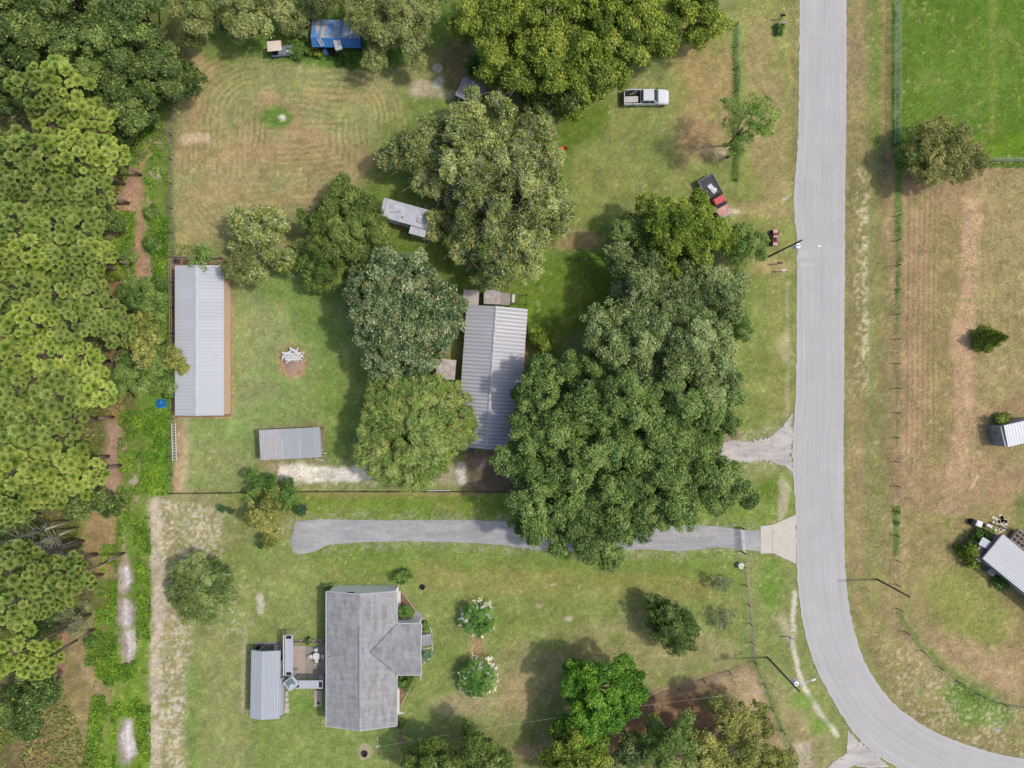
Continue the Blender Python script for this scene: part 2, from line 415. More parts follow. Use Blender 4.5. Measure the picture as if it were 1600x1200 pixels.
# lower lawn
P([(440, 850), (830, 860), (990, 868), (1190, 862), (1240, 900), (1242, 1010), (1180, 1060), (900, 1080), (640, 1200), (290, 1200), (350, 860)], (130, 143, 80), 10)
P([(480, 850), (820, 855), (1000, 868), (1185, 866), (1185, 920), (900, 910), (640, 905), (500, 890)], (120, 141, 66), 14, .8)
P([(640, 880), (900, 890), (1120, 900), (1120, 940), (900, 935), (660, 925)], (150, 140, 84), 14, .6, .5)
P([(760, 950), (900, 940), (950, 1020), (860, 1060), (780, 1050)], (130, 142, 76), 24, .7)
P([(800, 1000), (1000, 960), (1170, 1010), (1150, 1050), (1000, 1060), (850, 1100), (780, 1130), (700, 1110)], (158, 148, 104), 20, .75, .45)
E(730, 1100, 60, 18, (172, 158, 122), op=.7, br=.45); E(810, 1090, 24, 40, (168, 150, 112), op=.7, br=.3)
E(886, 966, 7, 4, (205, 190, 165), op=.9); E(842, 947, 5, 4, (190, 170, 140), op=.8); E(865, 914, 5, 3, (190, 172, 140), op=.8)
P([(380, 870), (500, 880), (505, 1000), (395, 1000), (340, 980)], (136, 146, 86), 16, .8)
P([(440, 1085), (640, 1140), (600, 1200), (400, 1200), (400, 1130)], (126, 144, 78), 16, .8)
E(480, 1100, 28, 12, (110, 142, 60), op=.7); E(560, 860, 70, 14, LUSH, op=.5)
E(406, 946, 5, 16, (206, 196, 178), op=.8, br=.2); E(410, 850, 26, 24, (128, 150, 84), op=.6)
L([(745, 1003), (748, 1030)], 22, (168, 140, 108), 6, .85, .1)
L([(508, 925), (508, 1110)], 12, (110, 128, 78), 6, .5)
E(572, 1176, 12, 12, (186, 170, 146), op=.8, br=.2)
L([(625, 1130), (628, 1200)], 10, (140, 114, 92), 4, .85)
# flower bed along the front of the lower house
P([(617, 922), (628, 922), (658, 965), (660, 985), (617, 985)], (130, 106, 90), 2, 1, 0, .15)
P([(617, 1054), (650, 1054), (636, 1080), (624, 1110), (617, 1112)], (136, 106, 90), 2, 1, 0, .15)
# east of the lower fence, to the road
P([(1170, 870), (1250, 870), (1265, 1000), (1340, 1150), (1400, 1200), (1240, 1200), (1200, 1060), (1178, 1000)], (134, 142, 84), 6, .95)
E(1205, 905, 20, 36, (112, 142, 60), op=.75); E(1204, 935, 14, 16, (108, 146, 56), op=.5)
L([(1241, 925), (1240, 1010), (1247, 1050), (1262, 1085), (1285, 1120), (1308, 1150)], 7, (214, 204, 186), 3, .95, .45)
L([(1222, 965), (1232, 995)], 16, (184, 172, 142), 6, .7, .4)
P([(1200, 1060), (1235, 1090), (1290, 1150), (1310, 1200), (1245, 1200), (1215, 1120)], (152, 142, 100), 8, .85, .25)
E(1252, 1095, 22, 12, (112, 142, 62), op=.7); E(1282, 1135, 16, 12, (108, 142, 56), op=.7)
P([(1240, 1160), (1265, 1160), (1270, 1200), (1240, 1200)], (190, 174, 156), 5, .8, .3)
# paddock corner with red-brown soil
P([(1175, 1035), (1200, 1090), (1235, 1200), (900, 1200), (880, 1112), (1000, 1080)], (158, 138, 108), 7, .95)
P([(1000, 1090), (1120, 1070), (1140, 1110), (1130, 1200), (920, 1200), (950, 1120)], (134, 104, 80), 14, .95, .1)
E(1085, 1118, 36, 14, (170, 118, 92), op=.8, br=.35); E(1120, 1095, 28, 16, (120, 116, 76), op=.7)
P([(1150, 1060), (1185, 1040), (1200, 1110), (1160, 1120)], (176, 154, 122), 10, .8, .2)
P([(640, 1150), (900, 1130), (900, 1200), (600, 1200)], (112, 118, 66), 16, .8)
E(840, 1175, 36, 12, (160, 136, 106), op=.8, br=.3)
# west boundary: weeds, soil track, sand
P([(-400, -400), (285, -400), (272, 60), (300, 100), (268, 200), (268, 770), (240, 780), (236, 1600), (-400, 1600)], (110, 100, 68), 8)
paint(sst(-sd_poly(PX, PY, [(-400, -400), (272, -400), (268, 770), (236, 1600), (-400, 1600)]), -6, 6) * sst(n_mid, .5, .62), (98, 112, 48), .75)
P([(190, 190), (268, 150), (268, 400), (262, 660), (262, 775), (236, 780), (236, 1300), (130, 1300), (150, 1050), (185, 900), (190, 760), (210, 640), (215, 460)], (108, 132, 56), 7, .95)
P([(232, 620), (268, 610), (268, 772), (236, 775)], (104, 142, 48), 6, .95)
P([(150, 1020), (236, 960), (236, 1300), (140, 1300)], (112, 140, 46), 10, .8)
P([(236, 190), (264, 190), (262, 226), (243, 232)], (160, 142, 128), 5, .9, .2)
L([(250, 205), (228, 235), (213, 262), (208, 300)], 16, (166, 134, 116), 6, .9)
E(246, 268, 11, 9, (190, 172, 162), op=.9)
P([(185, 300), (222, 255), (226, 340), (240, 420), (232, 450), (185, 450), (165, 430), (175, 380), (170, 330)], (172, 138, 112), 8, .95, .08)
L([(234, 300), (232, 350), (236, 420), (240, 440)], 8, (170, 152, 138), 4, .7, .2)
E(192, 400, 18, 24, (96, 124, 54), op=.9); E(235, 335, 12, 18, (100, 130, 52), op=.9); E(235, 380, 14, 20, (100, 132, 50), op=.9); E(206, 350, 12, 14, (106, 128, 56), op=.7)
P([(150, 440), (200, 440), (188, 520), (175, 560), (165, 480)], (150, 110, 82), 10, .9)
E(180, 635, 14, 40, (160, 126, 88), op=.85, br=.2)
P([(165, 660), (195, 655), (200, 700), (190, 755), (215, 775), (200, 800), (185, 805), (170, 790), (150, 785), (168, 730)], (170, 140, 118), 8, .95, .05)
P([(130, 790), (180, 790), (180, 900), (160, 905), (125, 870)], (158, 136, 96), 10, .95, .1)
E(195, 900, 9, 30, (176, 150, 132), op=.9); L([(218, 715), (213, 750), (205, 752)], 6, (188, 170, 156), 3, .9); L([(210, 752), (216, 780)], 4, (184, 166, 150), 3, .8)
L([(190, 800), (193, 860), (200, 900)], 5, (170, 150, 134), 3, .8)
for (a, b, c, d) in ((197, 905, 12, 22), (195, 958, 14, 24), (198, 1010, 16, 27), (198, 1160, 15, 34)):
    E(a, b, c, d, (164, 148, 142), op=.95, fe=.35, warp=1.8); E(a + 2, b - 2, c * .6, d * .8, (196, 188, 184), op=.9, br=.6, warp=2.4); L([(a + 1, b - d * .8), (a + 3, b + d * .6)], 3, (226, 222, 220), 2, .7, .4)
P([(100, 960), (150, 960), (160, 1010), (175, 1080), (150, 1200), (40, 1200), (60, 1100), (100, 1060)], (146, 132, 90), 12, .9, .2)
P([(35, 1130), (80, 1130), (80, 1200), (35, 1200)], (160, 122, 100), 14, .8, .15); E(88, 1048, 16, 22, (160, 122, 100), op=.7); E(100, 985, 12, 16, (158, 118, 96), op=.7)
L([(118, 1020), (140, 1060), (165, 1090)], 7, (172, 148, 118), 4, .8); L([(150, 1120), (146, 1160)], 7, (178, 156, 128), 4, .6)
E(160, 1110, 10, 14, (96, 118, 58), op=.7)
# sandy bare margin east of the weeds
P([(236, 772), (340, 772), (350, 850), (300, 870), (290, 960), (292, 1200), (236, 1200)], (158, 150, 108), 12, .85, 0, 1.6)
P([(236, 775), (252, 775), (256, 900), (262, 960), (250, 1000), (252, 1210), (235, 1210)], (200, 184, 162), 5, .8, .45)
speck([(236, 775), (350, 800), (350, 860), (300, 920), (292, 1210), (236, 1210)], (206, 194, 176), .55, .7, .36, 21)
P([(290, 1040), (312, 1040), (308, 1210), (290, 1210)], (116, 140, 72), 8, .8)
P([(312, 970), (392, 1000), (392, 1210), (312, 1210)], (142, 146, 92), 12, .8)
speck([(290, 800), (330, 820), (345, 880), (430, 920), (380, 1000), (300, 980)], (192, 182, 156), .64, .6, .36, 22)
L([(381, 980), (380, 1110)], 7, (188, 176, 150), 4, .6, .5)
# east side of the road
P([(1318, -400), (1410, -400), (1406, 260), (1404, 900), (1440, 1010), (1600, 1110), (2200, 1200), (2200, 1300), (1560, 1200), (1400, 1120), (1330, 960), (1318, 600)], (138, 129, 86), 6)
P([(1322, -400), (1350, -400), (1350, 240), (1322, 240)], (160, 146, 100), 6, .7, .2)
E(1336, 100, 12, 44, (142, 124, 94), op=.7, br=.2)
L([(1366, -400), (1367, 225)], 18, (118, 134, 66), 5, .85); L([(1383, -400), (1380, 230)], 10, (150, 142, 84), 4, .7, .2)
L([(1399, -400), (1400, 250)], 13, (92, 122, 48), 5, .9)
P([(1385, 235), (1407, 235), (1407, 900), (1392, 900)], (164, 140, 104), 5, .85, .1)
L([(1366, 250), (1366, 950)], 16, (138, 138, 84), 6, .7, .1)
P([(1322, 620), (1352, 620), (1350, 960), (1328, 950)], (156, 138, 98), 7, .8, .2)
speck([(1332, 260), (1358, 260), (1358, 620), (1335, 620)], (196, 184, 146), .6, .7, .36, 23, 6)
speck([(1347, 300), (1357, 300), (1357, 610), (1347, 610)], (206, 194, 158), .54, .7, .36, 24, 3)
P([(1408, -400), (2300, -400), (2300, 246), (1408, 246)], (92, 122, 40), 3, 1, 0, .2)
P([(1430, 100), (1560, 60), (1600, 140), (1520, 200), (1430, 200)], (102, 130, 50), 30, .7)
L([(1555, -100), (1550, 240)], 10, (132, 142, 66), 6, .5, .3)
E(1600, 225, 70, 20, (100, 130, 32), op=.7); speck([(1480, 20), (1600, 0), (1600, 240), (1480, 230)], (150, 160, 90), .78, .6, .35, 25)
P([(1408, 252), (2300, 252), (2300, 1300), (1600, 1112), (1450, 1010), (1406, 900)], (160, 136, 101), 3, 1, 0, .4)
P([(1455, 330), (1505, 330), (1500, 480), (1485, 560), (1480, 720), (1445, 740), (1440, 560)], (148, 134, 88), 8, .75, .05)
P([(1530, 280), (1640, 260), (1640, 600), (1530, 640), (1515, 500)], (157, 143, 98), 14, .8, .1)
P([(1505, 310), (1535, 310), (1526, 450), (1520, 560), (1522, 660), (1510, 760), (1490, 785), (1470, 770), (1488, 720), (1492, 600), (1484, 530), (1500, 450)], (184, 154, 120), 5, .95, .05)
for k in range(13):
    x0 = 1414 + k * 4.1
    L([(x0 + 2, 300), (x0, 500), (x0 - 1, 660), (x0 - 2, 740 - k * 4)], 1.4, (142, 112, 82) if k % 2 else (186, 158, 124), 1.3, .65, .35, .25)
for k in range(11):
    x0 = 1532 + k * 5
    L([(x0, 330), (x0 - 1, 420), (x0 - 3, 540)], 1.3, (142, 122, 82) if k % 2 else (178, 158, 116), 1.4, .5, .5, .25)
L([(1524, 650), (1521, 740), (1515, 765)], 2, (196, 176, 136), 1.5, .7); L([(1528, 745), (1517, 760)], 3, (206, 194, 154), 1.5, .8)
P([(1406, 790), (1500, 800), (1600, 780), (1680, 900), (1640, 1010), (1500, 1000), (1430, 990), (1405, 900)], (150, 140, 90), 16, .75)
P([(1440, 900), (1520, 880), (1580, 960), (1560, 1020), (1470, 990)], (136, 144, 72), 18, .7)
P([(1430, 985), (1500, 990), (1600, 1050), (1620, 1100), (1520, 1060), (1450, 1010)], (166, 143, 108), 14, .75, .15)
E(1485, 795, 30, 12, (180, 152, 120), op=.6, br=.2); E(1478, 815, 10, 7, (130, 136, 62), op=.8)
P([(1330, 900), (1400, 900), (1440, 1010), (1600, 1100), (1600, 1170), (1480, 1120), (1400, 1060), (1350, 980)], (149, 140, 92), 8, .8)
P([(1380, 960), (1405, 900), (1405, 950), (1440, 1010), (1470, 1050), (1450, 1080), (1420, 1030)], (164, 142, 106), 8, .6, .2)
P([(1470, 1080), (1490, 1055), (1540, 1080), (1590, 1110), (1570, 1140), (1500, 1130)], (108, 138, 62), 8, .9, .08)
speck([(1370, 990), (1440, 1030), (1600, 1110), (1600, 1190), (1500, 1160), (1400, 1100)], (196, 182, 152), .62, .65, .36, 26)
E(1562, 1139, 5, 4, (190, 186, 180), op=.9)
# green lines under fences
L([(1405, 262), (1404, 370)], 11, (100, 132, 58), 3, .95, .08); L([(1402, 370), (1401, 520)], 7, (112, 126, 66), 3, .8, .3)
L([(1400, 560), (1400, 700)], 5, (120, 124, 70), 3, .7, .4); L([(1400, 795), (1400, 865)], 9, (84, 118, 46), 3, .9, .1)
L([(1550, 257), (1700, 257)], 8, (104, 134, 48), 3, .9); L([(1405, 960), (1440, 1010), (1500, 1062), (1530, 1085)], 8, (108, 126, 62), 3, .75, .15)
L([(1151, 40), (1150, 280)], 11, (90, 118, 46), 3, .9, .1); L([(1155, 40), (1155, 160)], 6, (128, 150, 88), 2.5, .7)
L([(1168, 880), (1172, 960), (1180, 1035)], 6, (146, 138, 112), 2.5, .7); L([(1180, 1035), (1192, 1060), (1220, 1140)], 7, (100, 124, 62), 3, .8)
L([(890, 405), (985, 405)], 10, (96, 134, 36), 4, .9)
L([(268, 150), (268, 400)], 8, (128, 126, 88), 3, .8)
P([(264, 403), (364, 403), (364, 652), (270, 652)], (170, 140, 112), 3, .9, 0, .2)
L([(1068, 690), (1100, 720), (1140, 690)], 40, (150, 130, 108), 10, .7)
P([(1020, 700), (1150, 700), (1150, 726), (1020, 722)], (176, 160, 148), 8, .8)
# right-hand house surroundings
P([(1585, 780), (1640, 740), (1700, 800), (1640, 850), (1590, 830)], (116, 124, 70), 10, .8)
E(1600, 690, 50, 40, (140, 140, 92), op=.5)
for ln_, w_, c_ in (([(470, 838), (600, 829), (800, 832), (1000, 842), (1160, 844)], 62, (182, 178, 172)), ([(1120, 705), (1180, 704), (1230, 690)], 66, (204, 196, 184)), ([(1238, 650), (1240, 735)], 24, (204, 196, 184)), ([(440, 742), (580, 742)], 40, (214, 204, 188))):
    s_ = sd_line(PX, PY, ln_) - w_ / 2; paint(sst(-s_, -10, 8) * sst(fbm(X, Y, .4, 101, 3, .7), .54, .66), c_, .4)
# scattered bare, pale and lush specks over all the grass
nn = fbm(X, Y, .42, 41, 2, .6); paint(sst(nn, .76, .84), (190, 178, 132), .5)
nn = fbm(X, Y, 1.6, 43, 4, .7); paint(sst(nn, .55, .75), (98, 126, 52), .25)
nn = fbm(X, Y, 2.0, 44, 5, .7); paint(sst(nn, .55, .75), (172, 150, 108), .2)
col *= (0.84 + 0.32 * n_mid)[:, None] * (0.8 + 0.4 * n_sm)[:, None] * (0.86 + 0.28 * n_fine)[:, None]
Z = (fbm(X, Y, 1.1, 50, 3) - .5) * 0.05
nyy, nxx = GX.shape
idx = np.arange(nyy * nxx).reshape(nyy, nxx)
Fg = np.stack([idx[:-1, :-1], idx[:-1, 1:], idx[1:, 1:], idx[1:, :-1]], -1).reshape(-1, 4)
mg, n, l, p = newmat('ground_soil_and_grass')
at = n.new('ShaderNodeAttribute'); at.attribute_name = 'tint'
tc = n.new('ShaderNodeTexCoord').outputs['Object']
f1 = remap(n, l, noise(n, l, tc, 3.4, 7, 0.8), 0.36, 0.64, 0.7, 1.3)
f2 = remap(n, l, noise(n, l, tc, 0.5, 5, 0.6), 0.3, 0.7, 0.9, 1.1)
g = math_(n, l, 'MULTIPLY', math_(n, l, 'MULTIPLY', f1, f2), KA * 1.2)
x = n.new('ShaderNodeVectorMath'); x.operation = 'SCALE'; l.new(at.outputs['Color'], x.inputs[0]); l.new(g, x.inputs['Scale'])
c = mixc(n, l, remap(n, l, noise(n, l, tc, 6.5, 3, 0.75), 0.54, 0.72, 0, 0.8), x.outputs[0], (1.35, 1.22, 1.12), 'MULTIPLY')
c = mixc(n, l, remap(n, l, noise(n, l, tc, 4.6, 4, 0.75), 0.54, 0.72, 0, 0.8), c, (0.72, 0.84, 0.66), 'MULTIPLY')
l.new(c, p.inputs['Base Color']); p.inputs['Roughness'].default_value = 0.95; p.inputs['Specular IOR Level'].default_value = 0.1
bump(n, l, noise(n, l, tc, 5, 5, 0.8), p, 0.55, 0.12)
ground = npmesh('ground', np.stack([X, Y, Z], -1), Fg, mg, None, np.concatenate([col, np.ones((len(X), 1))], 1), True)
tag(ground, kind='structure')

# ------------------------------------------------------------------ ROAD
def dense(pts, step=0.5):
    out = []
    for i in range(len(pts) - 1):
        a, b = Vector(pts[i]), Vector(pts[i + 1]); k = max(1, int((b - a).length / step))
        for j in range(k): out.append(a.lerp(b, j / k))
    out.append(Vector(pts[-1])); return out
def smooth(pts, it=2):
    for _ in range(it):
        q = [pts[0]]
        for i in range(len(pts) - 1):
            a, b = Vector(pts[i]), Vector(pts[i + 1]); q += [a.lerp(b, .25), a.lerp(b, .75)]
        q.append(pts[-1]); pts = [tuple(v) for v in q]
    return pts
def resample(pts, n):
    P_ = [Vector(p) for p in pts]; d = [0]
    for i in range(1, len(P_)): d.append(d[-1] + (P_[i] - P_[i - 1]).length)
    out = []; j = 0
    for k in range(n):
        t = d[-1] * k / (n - 1)
        while j < len(d) - 2 and d[j + 1] < t: j += 1
        out.append(P_[j].lerp(P_[j + 1], (t - d[j]) / max(1e-6, d[j + 1] - d[j])))
    return out
left = [(1252, -1500), (1250, -300), (1249, 0), (1248, 150), (1246, 240), (1240, 290), (1240, 330), (1245, 370), (1245, 400), (1244, 600), (1241, 650), (1237, 720), (1242, 780), (1244, 830), (1245, 900), (1250, 950), (1258, 995), (1273, 1042), (1296, 1085), (1325, 1135), (1352, 1165), (1392, 1195), (1470, 1232), (1600, 1262), (2000, 1275), (3200, 1260)]
right = [(1324, -1500), (1323, -300), (1323, 0), (1322, 200), (1321, 260), (1320, 330), (1320, 400), (1319, 560), (1318, 650), (1318, 720), (1318, 780), (1319, 840), (1320, 890), (1325, 940), (1334, 985), (1348, 1030), (1368, 1065), (1395, 1100), (1420, 1118), (1455, 1142), (1520, 1168), (1600, 1188), (1800, 1196), (2000, 1197), (3200, 1190)]
left, right = smooth(left), smooth(right)
# pair the two edges along the road: split in the straight part and the curve
def split(pts, yy):
    for i, q in enumerate(pts):
        if q[1] >= yy: return pts[:i + 1], pts[i:]
lc, rc = [], []
la, lb = split(left, 860); ra, rb = split(right, 860)
def part(pts, lo, hi): return pts
for (A, B, k) in ((la, ra, 700), (lb, rb, 420)):
    if A is la:
        # straight: same py on both sides, 0.25 m steps in view
        ys = np.concatenate([np.linspace(-1500, -60, 60), np.linspace(-55, 860, 300)])
        for yy in ys:
            lc.append((np.interp(yy, [q[1] for q in A], [q[0] for q in A]), yy)); rc.append((np.interp(yy, [q[1] for q in B], [q[0] for q in B]), yy))
    else:
        a_ = resample([q for q in A if q[0] < 3300], k); b_ = resample(B, k)
        # the inner edge is shorter: pair by fraction of the way round the bend
        fa = [(1245, 860), (1296, 1085), (1392, 1195), (1600, 1262), (3200, 1260)]
        lc += [tuple(q) for q in a_]; rc += [tuple(q) for q in b_]
NU = 11
rv, ruv = [], []
rr = random.Random(3); dist = 0; prev = None
for i, (a, b) in enumerate(zip(lc, rc)):
    a = Vector(a); b = Vector(b); mid = (a + b) / 2
    if prev is not None: dist += (mid - prev).length / PPM
    prev = mid; wdir = (b - a).normalized()
    a = a + wdir * (mnoise.noise(Vector((dist * 1.1, 0, 0))) * 1.6 + rr.uniform(-.45, .45)); b = b + wdir * (mnoise.noise(Vector((dist * 1.1, 9, 0))) * 1.6 + rr.uniform(-.45, .45))
    for j in range(NU):
        q = a.lerp(b, j / (NU - 1)); x_, y_ = W(q.x, q.y)
        rv.append((x_, y_, 0.055 - 0.012 * abs(j / (NU - 1) - .5) * 2)); ruv.append((j / (NU - 1), dist))
nr = len(lc); ri = np.arange(nr * NU).reshape(nr, NU)
Fr = np.stack([ri[:-1, :-1], ri[1:, :-1], ri[1:, 1:], ri[:-1, 1:]], -1).reshape(-1, 4)
mr, n, l, p = newmat('aged_asphalt')
at = n.new('ShaderNodeAttribute'); at.attribute_name = 'tint'
sp = n.new('ShaderNodeSeparateColor'); l.new(at.outputs['Color'], sp.inputs[0])
u, v = sp.outputs[0], sp.outputs[1]      # u across 0..1, v along in metres
cb = n.new('ShaderNodeCombineXYZ'); l.new(math_(n, l, 'MULTIPLY', u, 14), cb.inputs[0]); l.new(math_(n, l, 'MULTIPLY', v, 0.05), cb.inputs[1])
streak = remap(n, l, noise(n, l, cb.outputs[0], 1.6, 4, 0.6), 0.3, 0.7, 0.92, 1.07)
tc = n.new('ShaderNodeTexCoord').outputs['Object']
grain = remap(n, l, noise(n, l, tc, 9, 4, 0.8), 0.3, 0.7, 0.9, 1.1); patch = remap(n, l, noise(n, l, tc, .35, 5, .6), .3, .7, .95, 1.05)
seam = remap(n, l, math_(n, l, 'ABSOLUTE', math_(n, l, 'SUBTRACT', u, 0.53)), 0.002, 0.012, 0.9, 1.0)
edge = remap(n, l, math_(n, l, 'ABSOLUTE', math_(n, l, 'SUBTRACT', u, 0.5)), 0.42, 0.5, 1.0, 1.05)
t1 = remap(n, l, math_(n, l, 'ABSOLUTE', math_(n, l, 'SUBTRACT', u, 0.16)), 0.01, 0.035, 1.05, 1.0)
vo = n.new('ShaderNodeTexVoronoi'); vo.feature = 'DISTANCE_TO_EDGE'; vo.inputs['Scale'].default_value = .11
wv = n.new('ShaderNodeVectorMath'); wv.operation = 'ADD'; nz = n.new('ShaderNodeTexNoise'); nz.inputs['Scale'].default_value = 1.1; l.new(tc, nz.inputs['Vector'])
l.new(tc, wv.inputs[0]); l.new(nz.outputs[1], wv.inputs[1]); l.new(wv.outputs[0], vo.inputs['Vector'])
crack = remap(n, l, vo.outputs['Distance'], 0.0, 0.006, 0.92, 1.0)
s = streak
for q in (grain, patch, seam, edge, t1, crack): s = math_(n, l, 'MULTIPLY', s, q)
x = n.new('ShaderNodeVectorMath'); x.operation = 'SCALE'; x.inputs[0].default_value = lin((194, 191, 188)); l.new(s, x.inputs['Scale'])
l.new(x.outputs[0], p.inputs['Base Color']); p.inputs['Roughness'].default_value = 0.9; p.inputs['Specular IOR Level'].default_value = 0.2
bump(n, l, noise(n, l, tc, 30, 2), p, 0.15, 0.01)
road = npmesh('road', np.array(rv), Fr, mr, None, np.array([(a, b, 0, 1) for a, b in ruv])); tag(road, kind='structure')

def sheet(name, pts, mat, z=0.05, jag=0.0, label=None, step=0.2):
    """flat ground sheet with a ragged edge, pts in photo pixels"""
    r_ = random.Random(len(pts)); P_ = dense([*pts, pts[0]], step * PPM)[:-1]
    c = sum((Vector(q) for q in P_), Vector((0, 0))) / len(P_); vs = []
    for q in P_:
        d = mnoise.noise(Vector((q.x * .06, q.y * .06, 0))) * jag * .7 + r_.uniform(-.7, .7) * jag
        nrm = (q - c).normalized(); q = q + nrm * d; vs.append((*W(q.x, q.y), z))
    bm = bmesh.new(); bvs = [bm.verts.new(v) for v in vs]; f = bm.faces.new(bvs)
    bmesh.ops.triangulate(bm, faces=[f]); bmesh.ops.recalc_face_normals(bm, faces=bm.faces)
    me = bpy.data.meshes.new(name); bm.to_mesh(me); bm.free()
    if me.polygons and me.polygons[0].normal.z < 0: me.flip_normals()
    me.materials.append(mat); o = bpy.data.objects.new(name, me); COL.objects.link(o); return tag(o, kind='structure')
def M_gravel(name, a, b, green=0.0):
    m, n, l, p = newmat(name); tc = n.new('ShaderNodeTexCoord').outputs['Object']
    mp = n.new('ShaderNodeMapping'); l.new(tc, mp.inputs[0]); mp.inputs['Scale'].default_value = (0.25, 1, 1)
    c = mixc(n, l, remap(n, l, noise(n, l, mp.outputs[0], 1.1, 5, .6), .35, .65), lin(a), lin(b))
    g = remap(n, l, noise(n, l, tc, 7, 4, .85), .3, .7, .75, 1.22)
    x = n.new('ShaderNodeVectorMath'); x.operation = 'SCALE'; l.new(c, x.inputs[0]); l.new(g, x.inputs['Scale']); c = x.outputs[0]
    if green: c = mixc(n, l, remap(n, l, noise(n, l, tc, 1.4, 5, .75), .55, .68, 0, green), c, lin((120, 132, 74)))
    l.new(c, p.inputs['Base Color']); p.inputs['Roughness'].default_value = .95; bump(n, l, noise(n, l, tc, 12, 3), p, .5, .04); return m
mgr = M_gravel('grey_gravel', (192, 189, 187), (164, 163, 164), .35)
msd = M_gravel('pale_limerock', (214, 206, 200), (186, 178, 172), .6)
sheet('gravel_driveway', [(461, 815), (500, 811), (545, 812), (600, 813), (700, 812), (790, 814), (900, 818), (1000, 822), (1080, 821), (1120, 822), (1160, 828), (1190, 829), (1190, 862), (1160, 858), (1120, 855), (1060, 862), (1010, 858), (900, 862), (830, 858), (790, 852), (740, 848), (640, 845), (560, 847), (515, 851), (490, 862), (470, 866), (458, 862), (456, 845)], mgr, .048, 2.2)
sheet('gravel_entrance', [(1144, 688), (1175, 690), (1200, 684), (1222, 668), (1238, 645), (1239, 680), (1236, 712), (1239, 740), (1230, 730), (1205, 722), (1175, 720), (1145, 722), (1110, 716), (1110, 694)], msd, .044, 6)
sheet('gravel_track', [(1325, 1140), (1340, 1158), (1362, 1172), (1390, 1198), (1360, 1200), (1330, 1196), (1322, 1215), (1280, 1215), (1300, 1192), (1322, 1176)], msd, .044, 3)
mco = M('sun_bleached_concrete', (222, 213, 199), (208, 199, 185), 1.2, .85)
ap = MB()
ap.prism([W(*q) for q in ((1188, 822), (1206, 820), (1243, 804), (1244, 881), (1208, 864), (1188, 865))], 0.0, 0.075)
o = ap.build('concrete_apron', mco, None, .01); tag(o, kind='structure')
o = MB().box(*W(1206.8, 843), .0765, .03, 3.3, .005).build('pavement_joint', M('dark_joint', (120, 112, 108)), None); tag(o, kind='structure')
# newer asphalt patches by the utility pole
mpa = M('asphalt_patch', (206, 204, 200), (196, 194, 192), 2, .9)
o = MB().prism([W(*q) for q in ((1246, 392), (1262, 392), (1262, 402), (1246, 404))], .052, .058).prism([W(*q) for q in ((1249, 411), (1273, 411), (1273, 416), (1249, 417))], .052, .0585).build('road_patch', mpa); tag(o, kind='structure')

# ------------------------------------------------------------------ TREES
bark = M('bark', (128, 116, 100), (88, 80, 70), 3, .9); bark_pale = M('pale_bark', (196, 190, 178), (150, 145, 134), 3, .9)
bark_pine = M('pine_bark', (150, 130, 115), (110, 96, 86), 3, .9)
def unit(a): return a / np.maximum(np.linalg.norm(a, axis=-1, keepdims=True), 1e-9)
def leaves_from(centers, dirs, size, aspect, tint, g, radial=0.0):
    """one quad per leaf: centers (n,3), dirs = leaf normals"""
    n_ = len(centers); t = unit(np.cross(dirs, g.normal(size=(n_, 3))))
    if radial:
        q = centers * np.array([1, 1, 0]); q = unit(q) + np.array([0, 0, -.35]) + g.normal(size=(n_, 3)) * .45; t = unit(t * (1 - radial) + unit(q) * radial)
        dirs = unit(dirs - t * np.sum(dirs * t, -1, keepdims=True))
    b = np.cross(dirs, t)
    s = (size * g.uniform(.7, 1.35, n_))[:, None]
    a = centers - t * s * .5; c = centers + t * s * .5
    e = centers + b * s * aspect * .5; f = centers - b * s * aspect * .5
    V = np.stack([a, f, c, e], 1).reshape(-1, 3); F = np.arange(n_ * 4).reshape(-1, 4)
    return V, F, np.repeat(tint, 4, 0)
